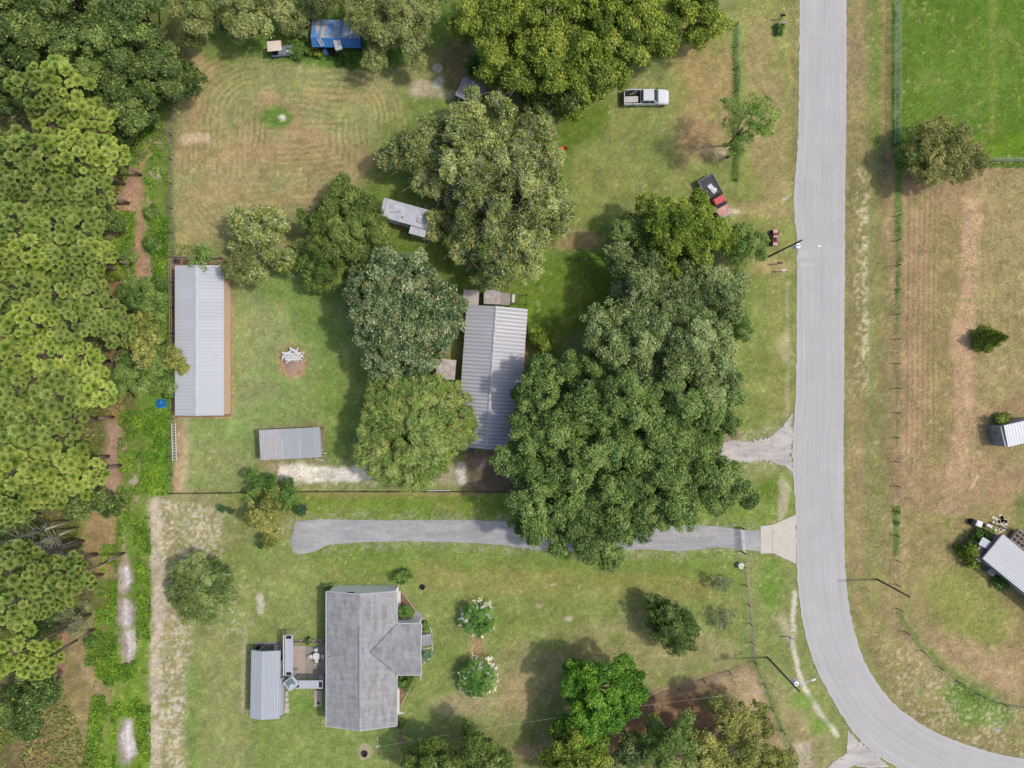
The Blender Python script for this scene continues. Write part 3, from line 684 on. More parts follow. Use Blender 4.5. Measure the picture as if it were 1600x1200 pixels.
def crown_mesh(seed, R, H, zb, K):
    """leaf cloud: crown > lobes > clumps > leaves, with gaps between the lobes"""
    g = np.random.default_rng(seed)
    lobe = K.get('lobe', 2.0); clump = K.get('clump', .75); dens = K.get('dens', 46); size = K.get('size', .34)
    lobe = min(lobe, R * .5); clump = min(clump, R * .34)
    ph = g.uniform(0, 6.28, 4); am = np.array([.15, .12, .09, .07]) * K.get('rag', 1.0)
    def rad(th): return R * (1 + sum(am[i] * np.sin((i + 2) * th + ph[i]) for i in range(4)))
    nl = max(5, int(K.get('nl', 1.12) * (R / lobe) ** 2))
    pts = []; tries = 0
    while len(pts) < nl and tries < nl * 60:
        tries += 1; th = g.uniform(0, 6.283); rr_ = math.sqrt(g.uniform(0, 1)) * (rad(th) - lobe * .75)
        q = (rr_ * math.cos(th), rr_ * math.sin(th))
        if all((q[0] - a[0]) ** 2 + (q[1] - a[1]) ** 2 > (lobe * .95) ** 2 for a in pts): pts.append(q)
    for _ in range(int((0 if K.get('rag', 1) < .8 else K.get('stray', .35)) * R)):   # boughs that stick out of the outline
        th = g.uniform(0, 6.283); rr_ = rad(th) - lobe * g.uniform(0, .45); pts.append((rr_ * math.cos(th), rr_ * math.sin(th)))
    LP = []; shape = K.get('shape', 'dome')
    for q in pts:
        uu = min(1, math.hypot(*q) / R)
        if shape == 'dome': zt = zb + (H - zb) * math.sqrt(max(.05, 1 - .82 * uu * uu))
        elif shape == 'cone': zt = zb + (H - zb) * (1.05 - uu)
        else: zt = H - (H - zb) * .3 * uu
        LP.append((q[0], q[1], zt - lobe * .8 + g.normal() * K.get('zj', .5)))
    LP = np.array(LP); nl = len(LP)
    if K.get('under', 1):   # a lower, wider layer that fills the gaps with foliage in the shade
        k = int(nl * .5); th = g.uniform(0, 6.28, k); rr_ = np.sqrt(g.uniform(0, 1, k)) * R * .82
        LP = np.concatenate([LP, np.stack([rr_ * np.cos(th), rr_ * np.sin(th), np.full(k, zb + (H - zb) * .25) + g.normal(size=k) * .3], -1)])
    C = []; D = []; T = []
    for i, lp in enumerate(LP):
        nc = max(5, int(K.get('nc', 1.5) * 2 * (lobe / clump) ** 2)); d = unit(g.normal(size=(nc, 3)) + np.array([0, 0, .55])); d[:, 2] = np.abs(d[:, 2]) * 1.0 - .12
        lt = g.normal() * K.get('lobevar', .17); lr = lobe * g.uniform(.62, 1.2)
        cc = lp + d * (lr - clump * .5) * g.uniform(.58, 1.16, (nc, 1)) * np.array([1, 1, .8])
        ct = lt + g.normal(size=nc) * K.get('cvar', .13)
        m = max(10, int(dens * 2.2 * math.pi * clump * clump)); cr = clump * g.uniform(.65, 1.3, nc)
        dd = unit(g.normal(size=(nc, m, 3)) + d[:, None, :] * .9 + np.array([0, 0, .5]))
        st = np.array(K.get('stretch', (1, 1, .75)))
        fz = K.get('fuzz', 1.0); rad_ = (.5 + .62 * g.random((nc, m, 1)) ** .7) * (1 + fz * .22 * np.abs(g.normal(size=(nc, m, 1))))
        pp = cc[:, None, :] + dd * cr[:, None, None] * rad_ * st
        if K.get('droop'): pp[..., 2] -= K['droop'] * g.random((nc, m)) * (rad_[..., 0] > .8)
        nn_ = unit(dd * K.get('nb', .9) + g.normal(size=(nc, m, 3)) * .55 + np.array([0, 0, .25]))
        C.append(pp.reshape(-1, 3)); D.append(nn_.reshape(-1, 3))
        T.append((.5 + ct[:, None] + g.normal(size=(nc, m)) * K.get('lvar', .17)).ravel())
    C = np.concatenate(C); D = np.concatenate(D); T = np.clip(np.concatenate(T), 0, 1)
    keep = C[:, 2] > zb * .5
    C, D, T = C[keep], D[keep], T[keep]
    tint = np.stack([T, g.random(len(T)), g.random(len(T)), np.ones(len(T))], -1)
    V, F, tt = leaves_from(C, D, size, K.get('aspect', .6), tint, g, K.get('radial', 0))
    return V, F, tt, LP
def trunk_mesh(H, zb, LP, K, R, seed, parent, mat):
    g = random.Random(seed); m = MB(); tr = K.get('tr', .014 * H + R * .014)
    top = (g.uniform(-.3, .3), g.uniform(-.3, .3), zb + (H - zb) * .25)
    m.path([(0, 0, -.15), (.02, .01, .5), (top[0] * .5, top[1] * .5, zb * .7), top], [tr * 1.5, tr * 1.05, tr * .85, tr * .6], 10)
    for i, q in enumerate(LP[:26]):
        s = Vector((top[0] * .6, top[1] * .6, zb * g.uniform(.7, 1.0))); e = Vector(q)
        mid = s.lerp(e, .5) + Vector((g.uniform(-.3, .3), g.uniform(-.3, .3), -.25))
        m.path([s, mid, e], [tr * .42, tr * .27, tr * .1], 6)
        for _ in range(K.get('twigs', 1)):
            f = e + Vector((g.uniform(-1, 1), g.uniform(-1, 1), g.uniform(.2, .9))) * K.get('twl', 1.1)
            h_ = e.lerp(f, .5) + Vector((g.uniform(-.2, .2), g.uniform(-.2, .2), .1))
            m.path([e.lerp(mid, .2), h_, f], [tr * .13, tr * .09, .015], 5)
    return m.build('trunk', mat, parent, smooth=True)
def leafmat(name, dark, mid, light, **k): return M_leaf(name, dark, mid, light, **k)
SP = {
 'oak': dict(mat=leafmat('oak_leaf', (74, 94, 50), (112, 132, 80), (160, 174, 120), trans=.25), lobe=1.6, clump=.52, dens=56, size=.27, aspect=.5, twigs=2, zj=.8, lvar=.22),
 'oakdark': dict(mat=leafmat('dark_oak_leaf', (66, 90, 44), (98, 126, 64), (142, 164, 98), tip=(150, 162, 64), tipamt=.04, trans=.25), lobe=1.35, clump=.5, dens=56, size=.27, aspect=.5, zj=.8, lvar=.22, twigs=2),
 'moss': dict(mat=leafmat('mossy_oak_leaf', (90, 106, 48), (130, 144, 74), (178, 184, 120), tip=(190, 192, 176), tipamt=.05, trans=.2), lobe=1.35, clump=.48, dens=48, size=.32, aspect=.3, twigs=6, twl=2.0, droop=1.2, zj=.9, pale=1, radial=.6, lvar=.22),
 'olive': dict(mat=leafmat('olive_leaf', (92, 104, 58), (132, 142, 84), (174, 178, 118), trans=.25), lobe=1.3, clump=.48, dens=50, size=.3, aspect=.3, droop=.7, radial=.5, zj=.6, lvar=.22),
 'camphor': dict(mat=leafmat('camphor_leaf', (78, 100, 32), (116, 138, 50), (160, 174, 76), tip=(170, 156, 84), tipamt=.05, trans=.3), lobe=1.25, clump=.6, dens=54, size=.28, zj=.5, lvar=.2),
 'spread': dict(mat=leafmat('spreading_leaf', (76, 100, 44), (112, 134, 64), (152, 166, 94), trans=.3), lobe=1.2, clump=.48, dens=52, size=.3, aspect=.4, radial=.4, zj=.6),
 'broad': dict(mat=leafmat('broad_leaf', (58, 80, 38), (86, 108, 56), (124, 142, 80), tip=(156, 162, 76), tipamt=.04, trans=.25), lobe=1.45, clump=.55, dens=52, size=.3, zj=.7, lvar=.2),
 'magnolia': dict(mat=leafmat('magnolia_leaf', (56, 78, 44), (90, 114, 72), (146, 158, 118), tip=(140, 122, 86), tipamt=.1, trans=.1, rough=.35, spec=.4), lobe=1.0, clump=.4, dens=46, size=.34, aspect=.45, nb=.6, lvar=.24, zj=.35, rag=.7, nl=1.6),
 'feather': dict(mat=leafmat('feathery_leaf', (90, 122, 52), (130, 156, 80), (172, 188, 116), tip=(184, 164, 120), tipamt=.1, trans=.3), lobe=.95, clump=.42, dens=50, size=.5, aspect=.16, droop=.5, lvar=.24, twigs=3, radial=.75, rag=.5, zj=.3, nl=1.6),
 'bright': dict(mat=leafmat('bright_leaf', (60, 98, 26), (90, 136, 40), (130, 168, 66), trans=.3), lobe=1.2, clump=.48, dens=54, size=.27, zj=.4),
 'yellow': dict(mat=leafmat('yellowing_leaf', (98, 112, 50), (138, 143, 76), (178, 178, 108), trans=.3), lobe=1.3, clump=.46, dens=40, size=.24, under=0, rag=1.2),
 'ylime': dict(mat=leafmat('lime_leaf', (82, 106, 34), (116, 138, 50), (158, 170, 78), trans=.3), lobe=1.25, clump=.48, dens=50, size=.27, rag=1.1),
 'scrub': dict(mat=leafmat('scrub_leaf', (76, 106, 48), (110, 138, 68), (150, 168, 98), trans=.3), lobe=1.0, clump=.42, dens=46, size=.28, aspect=.35, radial=.4, rag=1.2, under=1),
 'round': dict(mat=leafmat('round_tree_leaf', (84, 104, 52), (120, 140, 80), (160, 174, 112), trans=.3), lobe=.8, clump=.36, dens=52, size=.32, aspect=.22, radial=.75, rag=.25, zj=.2, nl=1.8),
 'airy': dict(mat=leafmat('airy_leaf', (90, 122, 52), (124, 152, 72), (160, 180, 100), trans=.35), lobe=1.0, clump=.45, dens=30, size=.26, aspect=.35, radial=.3, rag=1.0, under=0, nl=1.3, nc=1.2, twigs=2, tr=.13),
 'thin': dict(mat=leafmat('thin_leaf', (84, 116, 54), (120, 150, 76), (158, 178, 104), trans=.3), lobe=.9, clump=.4, dens=26, size=.22, rag=1.5, under=0, nl=1.0, nc=1.0, twigs=3),
 'grey': dict(mat=leafmat('grey_leaf', (96, 110, 76), (134, 144, 106), (166, 172, 138), trans=.3), lobe=.6, clump=.3, dens=26, size=.16, rag=.8, under=0, nl=1.2, twigs=4, twl=.5),
 'deep': dict(mat=leafmat('deep_green_leaf', (58, 84, 38), (90, 116, 54), (134, 154, 88), trans=.25), lobe=.8, clump=.36, dens=56, size=.24, rag=.9, zj=.3, nl=1.7, aspect=.4, radial=.4),
 'loose': dict(mat=leafmat('loose_leaf', (96, 104, 54), (134, 138, 78), (176, 174, 112), trans=.3), lobe=1.1, clump=.42, dens=44, size=.26, aspect=.35, rag=.9, zj=.4, fuzz=1.6),
 'bush': dict(mat=leafmat('bush_leaf', (56, 88, 38), (84, 118, 52), (120, 148, 76), trans=.25), lobe=.8, clump=.4, dens=60, size=.2, rag=.6, zj=.2),
 'myrtle': dict(mat=leafmat('myrtle_leaf', (70, 112, 44), (102, 144, 64), (144, 176, 98), trans=.3), lobe=.6, clump=.3, dens=56, size=.3, aspect=.22, radial=.7, rag=.4, zj=.15, nl=1.6),
 'blue': dict(mat=leafmat('blueish_leaf', (84, 118, 96), (112, 146, 122), (150, 176, 150), trans=.25), lobe=.5, clump=.25, dens=60, size=.14),
}
def broadtree(name, kind, px, py, r, H, label, cat='tree', group=None, zb=None, seed=None, hf=.62):
    K = SP[kind]; seed = seed or int(px * 7 + py * 13)
    hc = H * hf; x_, y_ = W(px, py, hc); R = r * (CAMH - hc) / CAMH / PPM * .96
    zb = H * .33 if zb is None else zb
    t = thing(name, (x_, y_, 0), 0, label, cat, group)
    V, F, tt, LP = crown_mesh(seed, R, H, zb, K)
    npmesh('crown' if cat == 'tree' else 'foliage', V, F, K['mat'], t, tt)
    if H > 1.2: 
        o = trunk_mesh(H, zb, LP, K, R, seed, t, bark_pale if K.get('pale') else bark)
        if cat != 'tree': o.name = 'stem'
    return t
# --- pines: tall bare trunk, limbs, and round tufts of needles at their ends
needle = M_leaf('pine_needles', (104, 128, 54), (146, 166, 80), (182, 194, 112), trans=.3)
needle2 = M_leaf('pine_needles_deep', (94, 118, 58), (130, 152, 80), (168, 182, 108), trans=.3)
def pine_proto(seed, R, H, mat, zb=.66):
    g = np.random.default_rng(seed); gr = random.Random(seed)
    t = thing('pine_tree', (0, 0, 0))
    m = MB(); lean = (gr.uniform(-.4, .4), gr.uniform(-.4, .4))
    def tp(z): return Vector((lean[0] * z / H, lean[1] * z / H, z))
    m.path([tp(-.2), tp(H * .3), tp(H * .7), tp(H * .97)], [.24, .2, .14, .05], 9)
    tc_ = []
    nl = 11; z0 = H * zb
    for i in range(nl):
        f = i / (nl - 1); z = z0 + (H - 1.0 - z0) * f; ln = R * (1.02 - .5 * f) * gr.uniform(.72, 1.1); th = i * 2.4 + gr.uniform(-.4, .4)
        s = tp(z); e = s + Vector((math.cos(th) * ln, math.sin(th) * ln, ln * .28)); md = s.lerp(e, .5) + Vector((0, 0, -.15))
        m.path([s, md, e], [.07, .05, .025], 5)
        tc_.append(e)
        for q in range(int(3 + ln * 3)):
            b = s.lerp(e, gr.uniform(.5, .98)); side = gr.choice((-1, 1)) * gr.uniform(.4, 1.15)
            d = Vector((-math.sin(th) * side, math.cos(th) * side, gr.uniform(.1, .6))); tip = b + d
            m.tube(b, tip, .022, .012, 4); tc_.append(tip)
    for q in range(6): tc_.append(tp(H - .3) + Vector((gr.uniform(-.8, .8), gr.uniform(-.8, .8), gr.uniform(-.6, .4))))
    for q in range(4):   # dead stubs below the crown
        z = z0 * gr.uniform(.6, .98); th = gr.uniform(0, 6.28); l_ = gr.uniform(.6, 1.8)
        m.tube(tp(z), tp(z) + Vector((math.cos(th) * l_, math.sin(th) * l_, .1)), .03, .01, 4)
    m.build('trunk', bark_pine, t, smooth=True)
    sel = []
    for q in sorted(tc_, key=lambda v: -v.z):
        if all((q.x - s_.x) ** 2 + (q.y - s_.y) ** 2 + .5 * (q.z - s_.z) ** 2 > .74 ** 2 for s_ in sel): sel.append(q)
    T = np.array([tuple(q) for q in sel]); k = len(T); nn = 210
    d = unit(g.normal(size=(k, nn, 3)) + np.array([0, 0, .3])); d[..., 2] = np.abs(d[..., 2]) - .15; d = unit(d)
    rs = g.uniform(.75, 1.35, (k, 1, 1)); ln = g.uniform(.4, .66, (k, nn, 1)) * rs
    base = T[:, None, :] + d * .04; tip = T[:, None, :] + d * ln
    sd_ = unit(np.cross(d, np.array([0, 0, 1.0])) + g.normal(size=(k, nn, 3)) * .3) * .046
    V = np.stack([base - sd_ * .4, base + sd_ * .4, tip + sd_, tip - sd_], 2).reshape(-1, 3); F = np.arange(k * nn * 4).reshape(-1, 4)
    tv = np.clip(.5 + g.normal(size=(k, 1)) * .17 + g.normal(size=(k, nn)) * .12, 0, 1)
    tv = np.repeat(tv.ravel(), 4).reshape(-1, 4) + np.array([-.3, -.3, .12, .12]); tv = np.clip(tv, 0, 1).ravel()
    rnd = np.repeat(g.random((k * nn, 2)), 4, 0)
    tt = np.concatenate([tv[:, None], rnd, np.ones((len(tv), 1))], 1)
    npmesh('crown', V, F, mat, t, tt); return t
PINES = [  # px, py, r(px), variant, label
 (92,128,48,0,'bright pine just below the dark broadleaf trees, top of the pine wood'),(52,138,36,2,'small bright pine left of the topmost pine, near the photo edge'),
 (132,190,44,0,'bright pine with crown reaching under the dark broadleaf clump'),(84,200,42,1,'second bright pine down on the upper left slope of the wood'),
 (160,240,38,1,'narrow bright pine nearest the green weeds at the top of the soil track'),(105,242,44,0,'bright pine amid the upper wood between two narrower pines'),(44,240,46,2,'pine at the upper left edge beside the bare grey branches'),
 (12,232,30,3,'pine cut by the photo edge level with the pale soil patch'),
 (22,292,44,3,'pine at the photo edge one row above the mower field middle'),(78,296,44,2,'pine mid wood level with the top of the brown soil track'),(138,288,42,3,'pine on the wood edge where the soil track widens'),
 (18,352,44,2,'pine at the photo edge level with the grey travel trailer'),(74,350,44,3,'pine mid wood level with the grey travel trailer'),(128,340,42,2,'pine on the track side level with the grey travel trailer'),
 (52,398,42,1,'pine mid wood level with the barn\'s north end, left of its neighbour'),(106,400,46,3,'wide pine left of the small shrubs, level with the barn\'s north end'),(148,396,30,1,'small pine nearest the track level with the barn\'s north end'),(4,404,36,0,'pine cut by the photo edge level with the barn\'s north end'),
 (26,456,44,3,'deep green pine at the photo edge level with the barn\'s upper roof'),(82,460,44,4,'deep green pine mid wood level with the barn\'s upper roof'),(134,456,38,4,'deep green pine on the track side level with the barn\'s upper roof'),
 (46,508,42,0,'bright pine at the left level with the magnolia tree'),(104,512,40,4,'deep green pine level with the magnolia tree, amid the wood'),(162,490,38,4,'deep green pine standing out towards the barn, upper one'),(186,512,32,4,'deep green pine closest to the barn, beside the yellowing tree'),
 (14,556,46,0,'bright yellow green pine at the photo edge level with the board pile'),(70,556,44,1,'bright yellow green pine mid wood level with the board pile'),(130,560,36,0,'bright pine on the track side level with the board pile'),
 (28,612,42,4,'pine at the photo edge level with the blue sheet in the weeds'),(86,612,42,2,'pine mid wood level with the blue sheet in the weeds'),(142,606,38,1,'pine on the track side level with the blue sheet in the weeds'),
 (50,664,42,2,'pine mid wood level with the small ribbed shed'),(100,658,38,4,'pine on the track side level with the small ribbed shed'),(4,672,40,3,'pine cut by the photo edge level with the small ribbed shed'),
 (28,730,46,1,'yellow green pine at the left level with the pale limerock strip'),(84,728,46,0,'yellow green pine amid the wood level with the pale limerock strip'),(126,740,38,1,'yellow green pine on the track side level with the pale limerock strip'),(14,786,38,3,'pine at the photo edge just above the leaning bare trunks'),(70,768,34,1,'small yellow green pine right above the leaning bare trunks'),
 (18,886,46,3,'pine at the photo edge just below the leaning bare trunks'),(66,900,46,4,'pine just below the leaning bare trunks, second from the edge'),(112,900,34,2,'pine below the bare trunks closest to the soil track'),
 (22,946,44,2,'pine at the photo edge level with the round yard tree'),(72,938,38,3,'pine amid the lower wood level with the round yard tree'),
 (24,1024,42,0,'yellow green pine at the photo edge level with the lower house'),(62,1034,34,1,'lowest yellow green pine, above the dark bushy tree')]
protos = []
for i, (R0, H0, mt) in enumerate(((3.4, 16.5, needle), (3.2, 15.5, needle), (3.3, 16, needle2), (3.5, 16, needle2), (3.3, 15, needle2))):
    protos.append((pine_proto(40 + i, R0, H0, mt), R0, H0))
usedp = set(); rp = random.Random(5)
for (px, py, r, vi, lab) in PINES:
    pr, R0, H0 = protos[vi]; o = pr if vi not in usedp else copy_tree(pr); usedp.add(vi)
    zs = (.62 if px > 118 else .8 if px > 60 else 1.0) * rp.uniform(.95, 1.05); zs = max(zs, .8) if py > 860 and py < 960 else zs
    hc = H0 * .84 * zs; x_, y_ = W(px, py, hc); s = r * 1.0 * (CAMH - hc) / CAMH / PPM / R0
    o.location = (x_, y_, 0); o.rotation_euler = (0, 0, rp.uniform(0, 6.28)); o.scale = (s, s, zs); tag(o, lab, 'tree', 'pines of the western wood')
# bare leaning trunks seen between the pines
for i, (a, b, lab) in enumerate((((116, 812), (12, 846), 'bare dead pine trunk, uppermost of the grey stems by the soil'), ((122, 824), (54, 850), 'bare dead pine trunk, second of the grey stems by the soil'), ((124, 842), (64, 866), 'bare dead pine trunk, third of the grey stems by the soil'), ((122, 856), (84, 876), 'short bare dead pine trunk, lowest of the grey stems by the soil'))):
    H0 = 90 * (1 - math.hypot(a[0] - 800, a[1] - 600) / math.hypot(b[0] - 800, b[1] - 600))
    x_, y_ = W(*a); t = thing('dead_pine', (x_, y_, 0), 0, lab, 'dead tree', 'bare dead pines')
    tx, ty = W(b[0], b[1], H0); m = MB().path([(0, 0, -.1), ((tx - x_) * .5 + .1, (ty - y_) * .5, H0 * .5), (tx - x_, ty - y_, H0)], [.15, .11, .05], 8); m.build('trunk', bark_pale, t, smooth=True)
    m = MB(); g = random.Random(i)
    for q in range(22):
        z = H0 * g.uniform(.5, 1); th = g.uniform(0, 6.28); l_ = g.uniform(.5, 1.8); s = Vector(((tx - x_) * z / H0, (ty - y_) * z / H0, z)); e = s + Vector((math.cos(th) * l_, math.sin(th) * l_, l_ * .3))
        m.path([s, e], [.03, .012], 4)
        for w in range(3): m.tube(s.lerp(e, g.uniform(.4, 1)), e + Vector((g.uniform(-.6, .6), g.uniform(-.6, .6), .2)), .014, .006, 4)
    m.build('branches', bark_pale, t)
BT = [ # kind, px, py, r, H, label, group
 ('broad', 60, 18, 58, 12, 'dark broadleaf tree in the top left corner of the photo', 'dark broadleaf trees of the wood'),
 ('broad', 8, 60, 46, 12, 'dark broadleaf tree cut by the upper left photo edge', 'dark broadleaf trees of the wood'),
 ('broad', 140, 20, 56, 12, 'dark broadleaf tree by the top edge, second from the corner', 'dark broadleaf trees of the wood'),
 ('broad', 222, 34, 60, 12, 'dark broadleaf tree by the top edge next to the mown field', 'dark broadleaf trees of the wood'),
 ('broad', 150, 88, 46, 12, 'dark broadleaf tree between the topmost pine and the top edge trees', 'dark broadleaf trees of the wood'),
 ('broad', 70, 88, 42, 11, 'yellow tipped broadleaf tree just above the topmost bright pine', 'dark broadleaf trees of the wood'),
 ('broad', 256, 116, 42, 9, 'round dark tree jutting furthest into the mown field', 'dark broadleaf trees of the wood'),
 ('broad', 196, 130, 56, 10, 'large dark tree with yellow tips above the weeds and soil track', 'dark broadleaf trees of the wood'),
 ('broad', 205, 178, 30, 7, 'small dark tree at the top of the weedy strip', 'dark broadleaf trees of the wood'),
 ('broad', 0, 130, 40, 10, 'broadleaf tree cut by the photo edge left of the topmost pine', 'dark broadleaf trees of the wood'),
 ('broad', 160, 345, 26, 5, 'low dark tree on the edge of the wide soil patch', None),
 ('scrub', 228, 462, 36, 5, 'dull green shrubby tree between the soil patch and barn', None),
 ('yellow', 238, 532, 44, 6, 'yellow flecked loose tree left of the long barn', None),
 ('scrub', 252, 578, 36, 4.5, 'feathery light green tree touching the long barn roof', None),
 ('scrub', 200, 590, 34, 5, 'light green small tree between the yellow flecked tree and pines', None),
 ('broad', 140, 776, 34, 5, 'green bushy tree beside the soil, below the yellow green pines', None),
 ('broad', 30, 812, 40, 7, 'dark understorey tree at the photo edge by the leaning trunks', None),
 ('broad', 46, 1092, 46, 7, 'dark bushy tree in the lower left, ringed by bare soil', None),
 ('grey', 112, 962, 30, 4, 'grey green loose shrub below the pines beside the soil', None),
 ('broad', 70, 965, 26, 4, 'low dark shrub tree under the lower pines', None),
 ('olive', 322, 12, 40, 8, 'olive grey tree at the top edge, leftmost above the cart', 'olive grey trees behind the field'),
 ('olive', 378, 26, 42, 7, 'olive grey tree at the top edge left of the cart', 'olive grey trees behind the field'),
 ('olive', 428, 6, 34, 6, 'olive grey tree directly above the small cart', 'olive grey trees behind the field'),
 ('olive', 472, 32, 18, 3.6, 'small olive grey tree against the blue shed\'s left end', 'olive grey trees behind the field'),
 ('olive', 508, -12, 38, 7, 'olive grey tree behind the blue shed at the top edge', 'olive grey trees behind the field'),
 ('olive', 590, 20, 44, 8, 'olive grey tree leaning over the blue shed\'s roof', 'olive grey trees behind the field'),
 ('olive', 596, 62, 34, 8, 'olive grey tree hanging low over the field right of the blue shed', 'olive grey trees behind the field'),
 ('olive', 634, 30, 44, 9, 'olive grey tree at the top between blue shed and camphor trees', 'olive grey trees behind the field'),
 ('olive', 668, 8, 30, 7, 'small olive grey tree nearest the camphor trees', 'olive grey trees behind the field'),
 ('camphor', 772, 44, 64, 10, 'yellow green camphor tree, leftmost of the big top grove', 'yellow green camphor grove'),
 ('camphor', 860, 20, 70, 11, 'yellow green camphor tree at the top edge in the grove centre', 'yellow green camphor grove'),
 ('camphor', 850, 92, 62, 10, 'yellow green camphor tree on the grove\'s lower side', 'yellow green camphor grove'),
 ('camphor', 940, 90, 62, 10, 'yellow green camphor tree just above the white pickup', 'yellow green camphor grove'),
 ('camphor', 965, 20, 66, 11, 'yellow green camphor tree at the top edge, grove\'s right part', 'yellow green camphor grove'),
 ('camphor', 1014, 70, 46, 9, 'yellow green camphor tree on the grove\'s right rim', 'yellow green camphor grove'),
 ('camphor', 772, 92, 34, 8, 'yellow green camphor tree above the dark tin roof', 'yellow green camphor grove'),
 ('camphor', 908, 140, 42, 8, 'lowest camphor tree of the grove, left of the white pickup', 'yellow green camphor grove'),
 ('camphor', 1088, 18, 44, 7, 'separate yellow green tree at the top edge right of the grove', None),
 ('broad', 868, 150, 38, 6, 'grey green tree over the dark parked car under the grove', None),
 ('moss', 758, 228, 76, 11, 'grey green mossy oak with pale branches, uppermost of three', 'mossy live oaks'),
 ('moss', 728, 266, 56, 7.5, 'mossy oak overhanging the travel trailer', 'mossy live oaks'),
 ('moss', 794, 305, 84, 11, 'mossy oak with pale branches above the metal roofed house', 'mossy live oaks'),
 ('moss', 800, 385, 64, 10, 'mossy oak just north of the metal roofed house', 'mossy live oaks'),
 ('moss', 850, 335, 46, 8, 'mossy oak crown edging the open yard, rightmost of the mossy group', 'mossy live oaks'),
 ('moss', 694, 342, 30, 4, 'low mossy oak bough tree touching the travel trailer\'s right end', 'mossy live oaks'),
 ('moss', 690, 216, 38, 7, 'mossy oak on the group\'s upper left, below the dark tin hut', 'mossy live oaks'),
 ('moss', 835, 225, 44, 9, 'mossy oak beside the orange item on the grass', 'mossy live oaks'),
 ('moss', 650, 250, 46, 8, 'mossy oak at the mown field\'s east end', 'mossy live oaks'),
 ('moss', 742, 374, 38, 7, 'mossy oak between the trailer and the magnolia', 'mossy live oaks'),
 ('bush', 742, 104, 12, 3, 'small dark bush beside the dark tin roof', None),
 ('spread', 538, 362, 74, 7, 'wide green spreading tree left of the travel trailer', None),
 ('moss', 404, 378, 56, 6, 'grey green tree right of the barn\'s north end', None),
 ('olive', 378, 412, 28, 5, 'low grey green tree against the barn\'s east side', None),
 ('thin', 324, 400, 26, 4, 'small fine leaved tree overhanging the barn\'s north end', None),
 ('spread', 510, 420, 38, 5, 'green spreading tree between the wide tree and the magnolia', None),
 ('magnolia', 630, 491, 94, 10, 'dark glossy magnolia with brown leaf undersides beside the metal roofed house', None),
 ('feather', 643, 668, 90, 8, 'light green feathery tree left of the metal roofed house', None),
 ('feather', 722, 678, 26, 6, 'feathery bough tree spilling over the metal roof\'s lower left corner', None),
 ('ylime', 1062, 368, 70, 9, 'yellow green tree below the red pickup', None),
 ('oakdark', 985, 368, 32, 6, 'small dark oak left of the yellow green tree', 'roadside oak grove'),
 ('scrub', 1156, 382, 40, 5, 'light green leafy tree close to the road below the red pickup', None),
 ('oak', 1012, 466, 66, 10.5, 'grey green oak at the grove\'s north, below the yellow green tree', 'roadside oak grove'),
 ('oak', 1105, 470, 56, 10, 'grey green oak at the grove\'s north east, near the verge', 'roadside oak grove'),
 ('oak', 975, 530, 62, 11, 'grey green oak on the grove\'s left, right of the shaded lawn', 'roadside oak grove'),
 ('oak', 1062, 548, 76, 12, 'grey green oak in the middle of the grove\'s upper half', 'roadside oak grove'),
 ('oak', 1118, 590, 50, 10, 'grey green oak on the verge side at the grove\'s waist', 'roadside oak grove'),
 ('oakdark', 866, 622, 74, 11, 'dark green oak overlapping the metal roof\'s right edge', 'roadside oak grove'),
 ('oakdark', 958, 625, 62, 12, 'dark green oak in the grove\'s centre', 'roadside oak grove'),
 ('oakdark', 1040, 650, 74, 12, 'dark green oak in the grove\'s centre right', 'roadside oak grove'),
 ('oakdark', 1112, 655, 48, 10, 'dark green oak just above the gravel entrance', 'roadside oak grove'),
 ('oakdark', 842, 712, 66, 11, 'dark green oak at the metal roof\'s lower right corner', 'roadside oak grove'),
 ('oakdark', 940, 722, 76, 12, 'large dark green oak amid the lower grove', 'roadside oak grove'),
 ('oakdark', 1046, 738, 70, 11, 'dark green oak north of the driveway on the right', 'roadside oak grove'),
 ('oakdark', 1128, 752, 50, 9, 'dark green oak reaching furthest right over the lawn', 'roadside oak grove'),
 ('oakdark', 856, 796, 66, 10, 'dark green oak hanging over the driveway\'s middle', 'roadside oak grove'),
 ('oakdark', 950, 812, 62, 10, 'dark green oak spreading across the driveway', 'roadside oak grove'),
 ('oakdark', 930, 858, 34, 7, 'lowest oak bough tree south of the driveway', 'roadside oak grove'),
 ('oakdark', 1050, 792, 32, 8, 'small dark oak at the driveway\'s north edge', 'roadside oak grove'),
 ('scrub', 1150, 500, 26, 3, 'low bright scrub on the grove\'s verge side', None),
 ('ylime', 847, 528, 22, 3, 'bright green shrub against the metal roofed house\'s east wall', None),
 ('airy', 1166, 194, 38, 12, 'thin airy tree casting a long shadow above the red pickup', None),
 ('airy', 1146, 236, 15, 4, 'spindly green shrub on the fence right of the red pickup', None),
 ('loose', 1476, 240, 60, 6, 'round olive tree straddling the green pasture\'s corner', None),
 ('scrub', 1424, 250, 30, 4, 'dark shrubby tree growing through the pale fence', None),
 ('round', 315, 920, 52, 4.5, 'round bushy tree standing alone left of the driveway end', None),
 ('yellow', 418, 800, 42, 4.5, 'yellowing tree at the driveway\'s west end', None),
 ('bright', 935, 1090, 66, 9, 'vivid green round tree south of the lower lawn', None),
 ('bright', 905, 1062, 32, 8, 'vivid green tree leaning against the round one\'s upper left', None),
 ('deep', 1051, 977, 37, 5, 'dark green rounded tree standing alone in the lower lawn', None),
 ('grey', 1127, 912, 17, 2.4, 'sparse grey shrub inside the fence, the upper one', 'sparse grey shrubs by the fence'),
 ('grey', 1133, 966, 18, 2.4, 'sparse grey shrub inside the fence, the lower one', 'sparse grey shrubs by the fence'),
 ('spread', 672, 1192, 42, 8, 'olive green tree at the bottom edge, leftmost', 'trees along the bottom edge'),
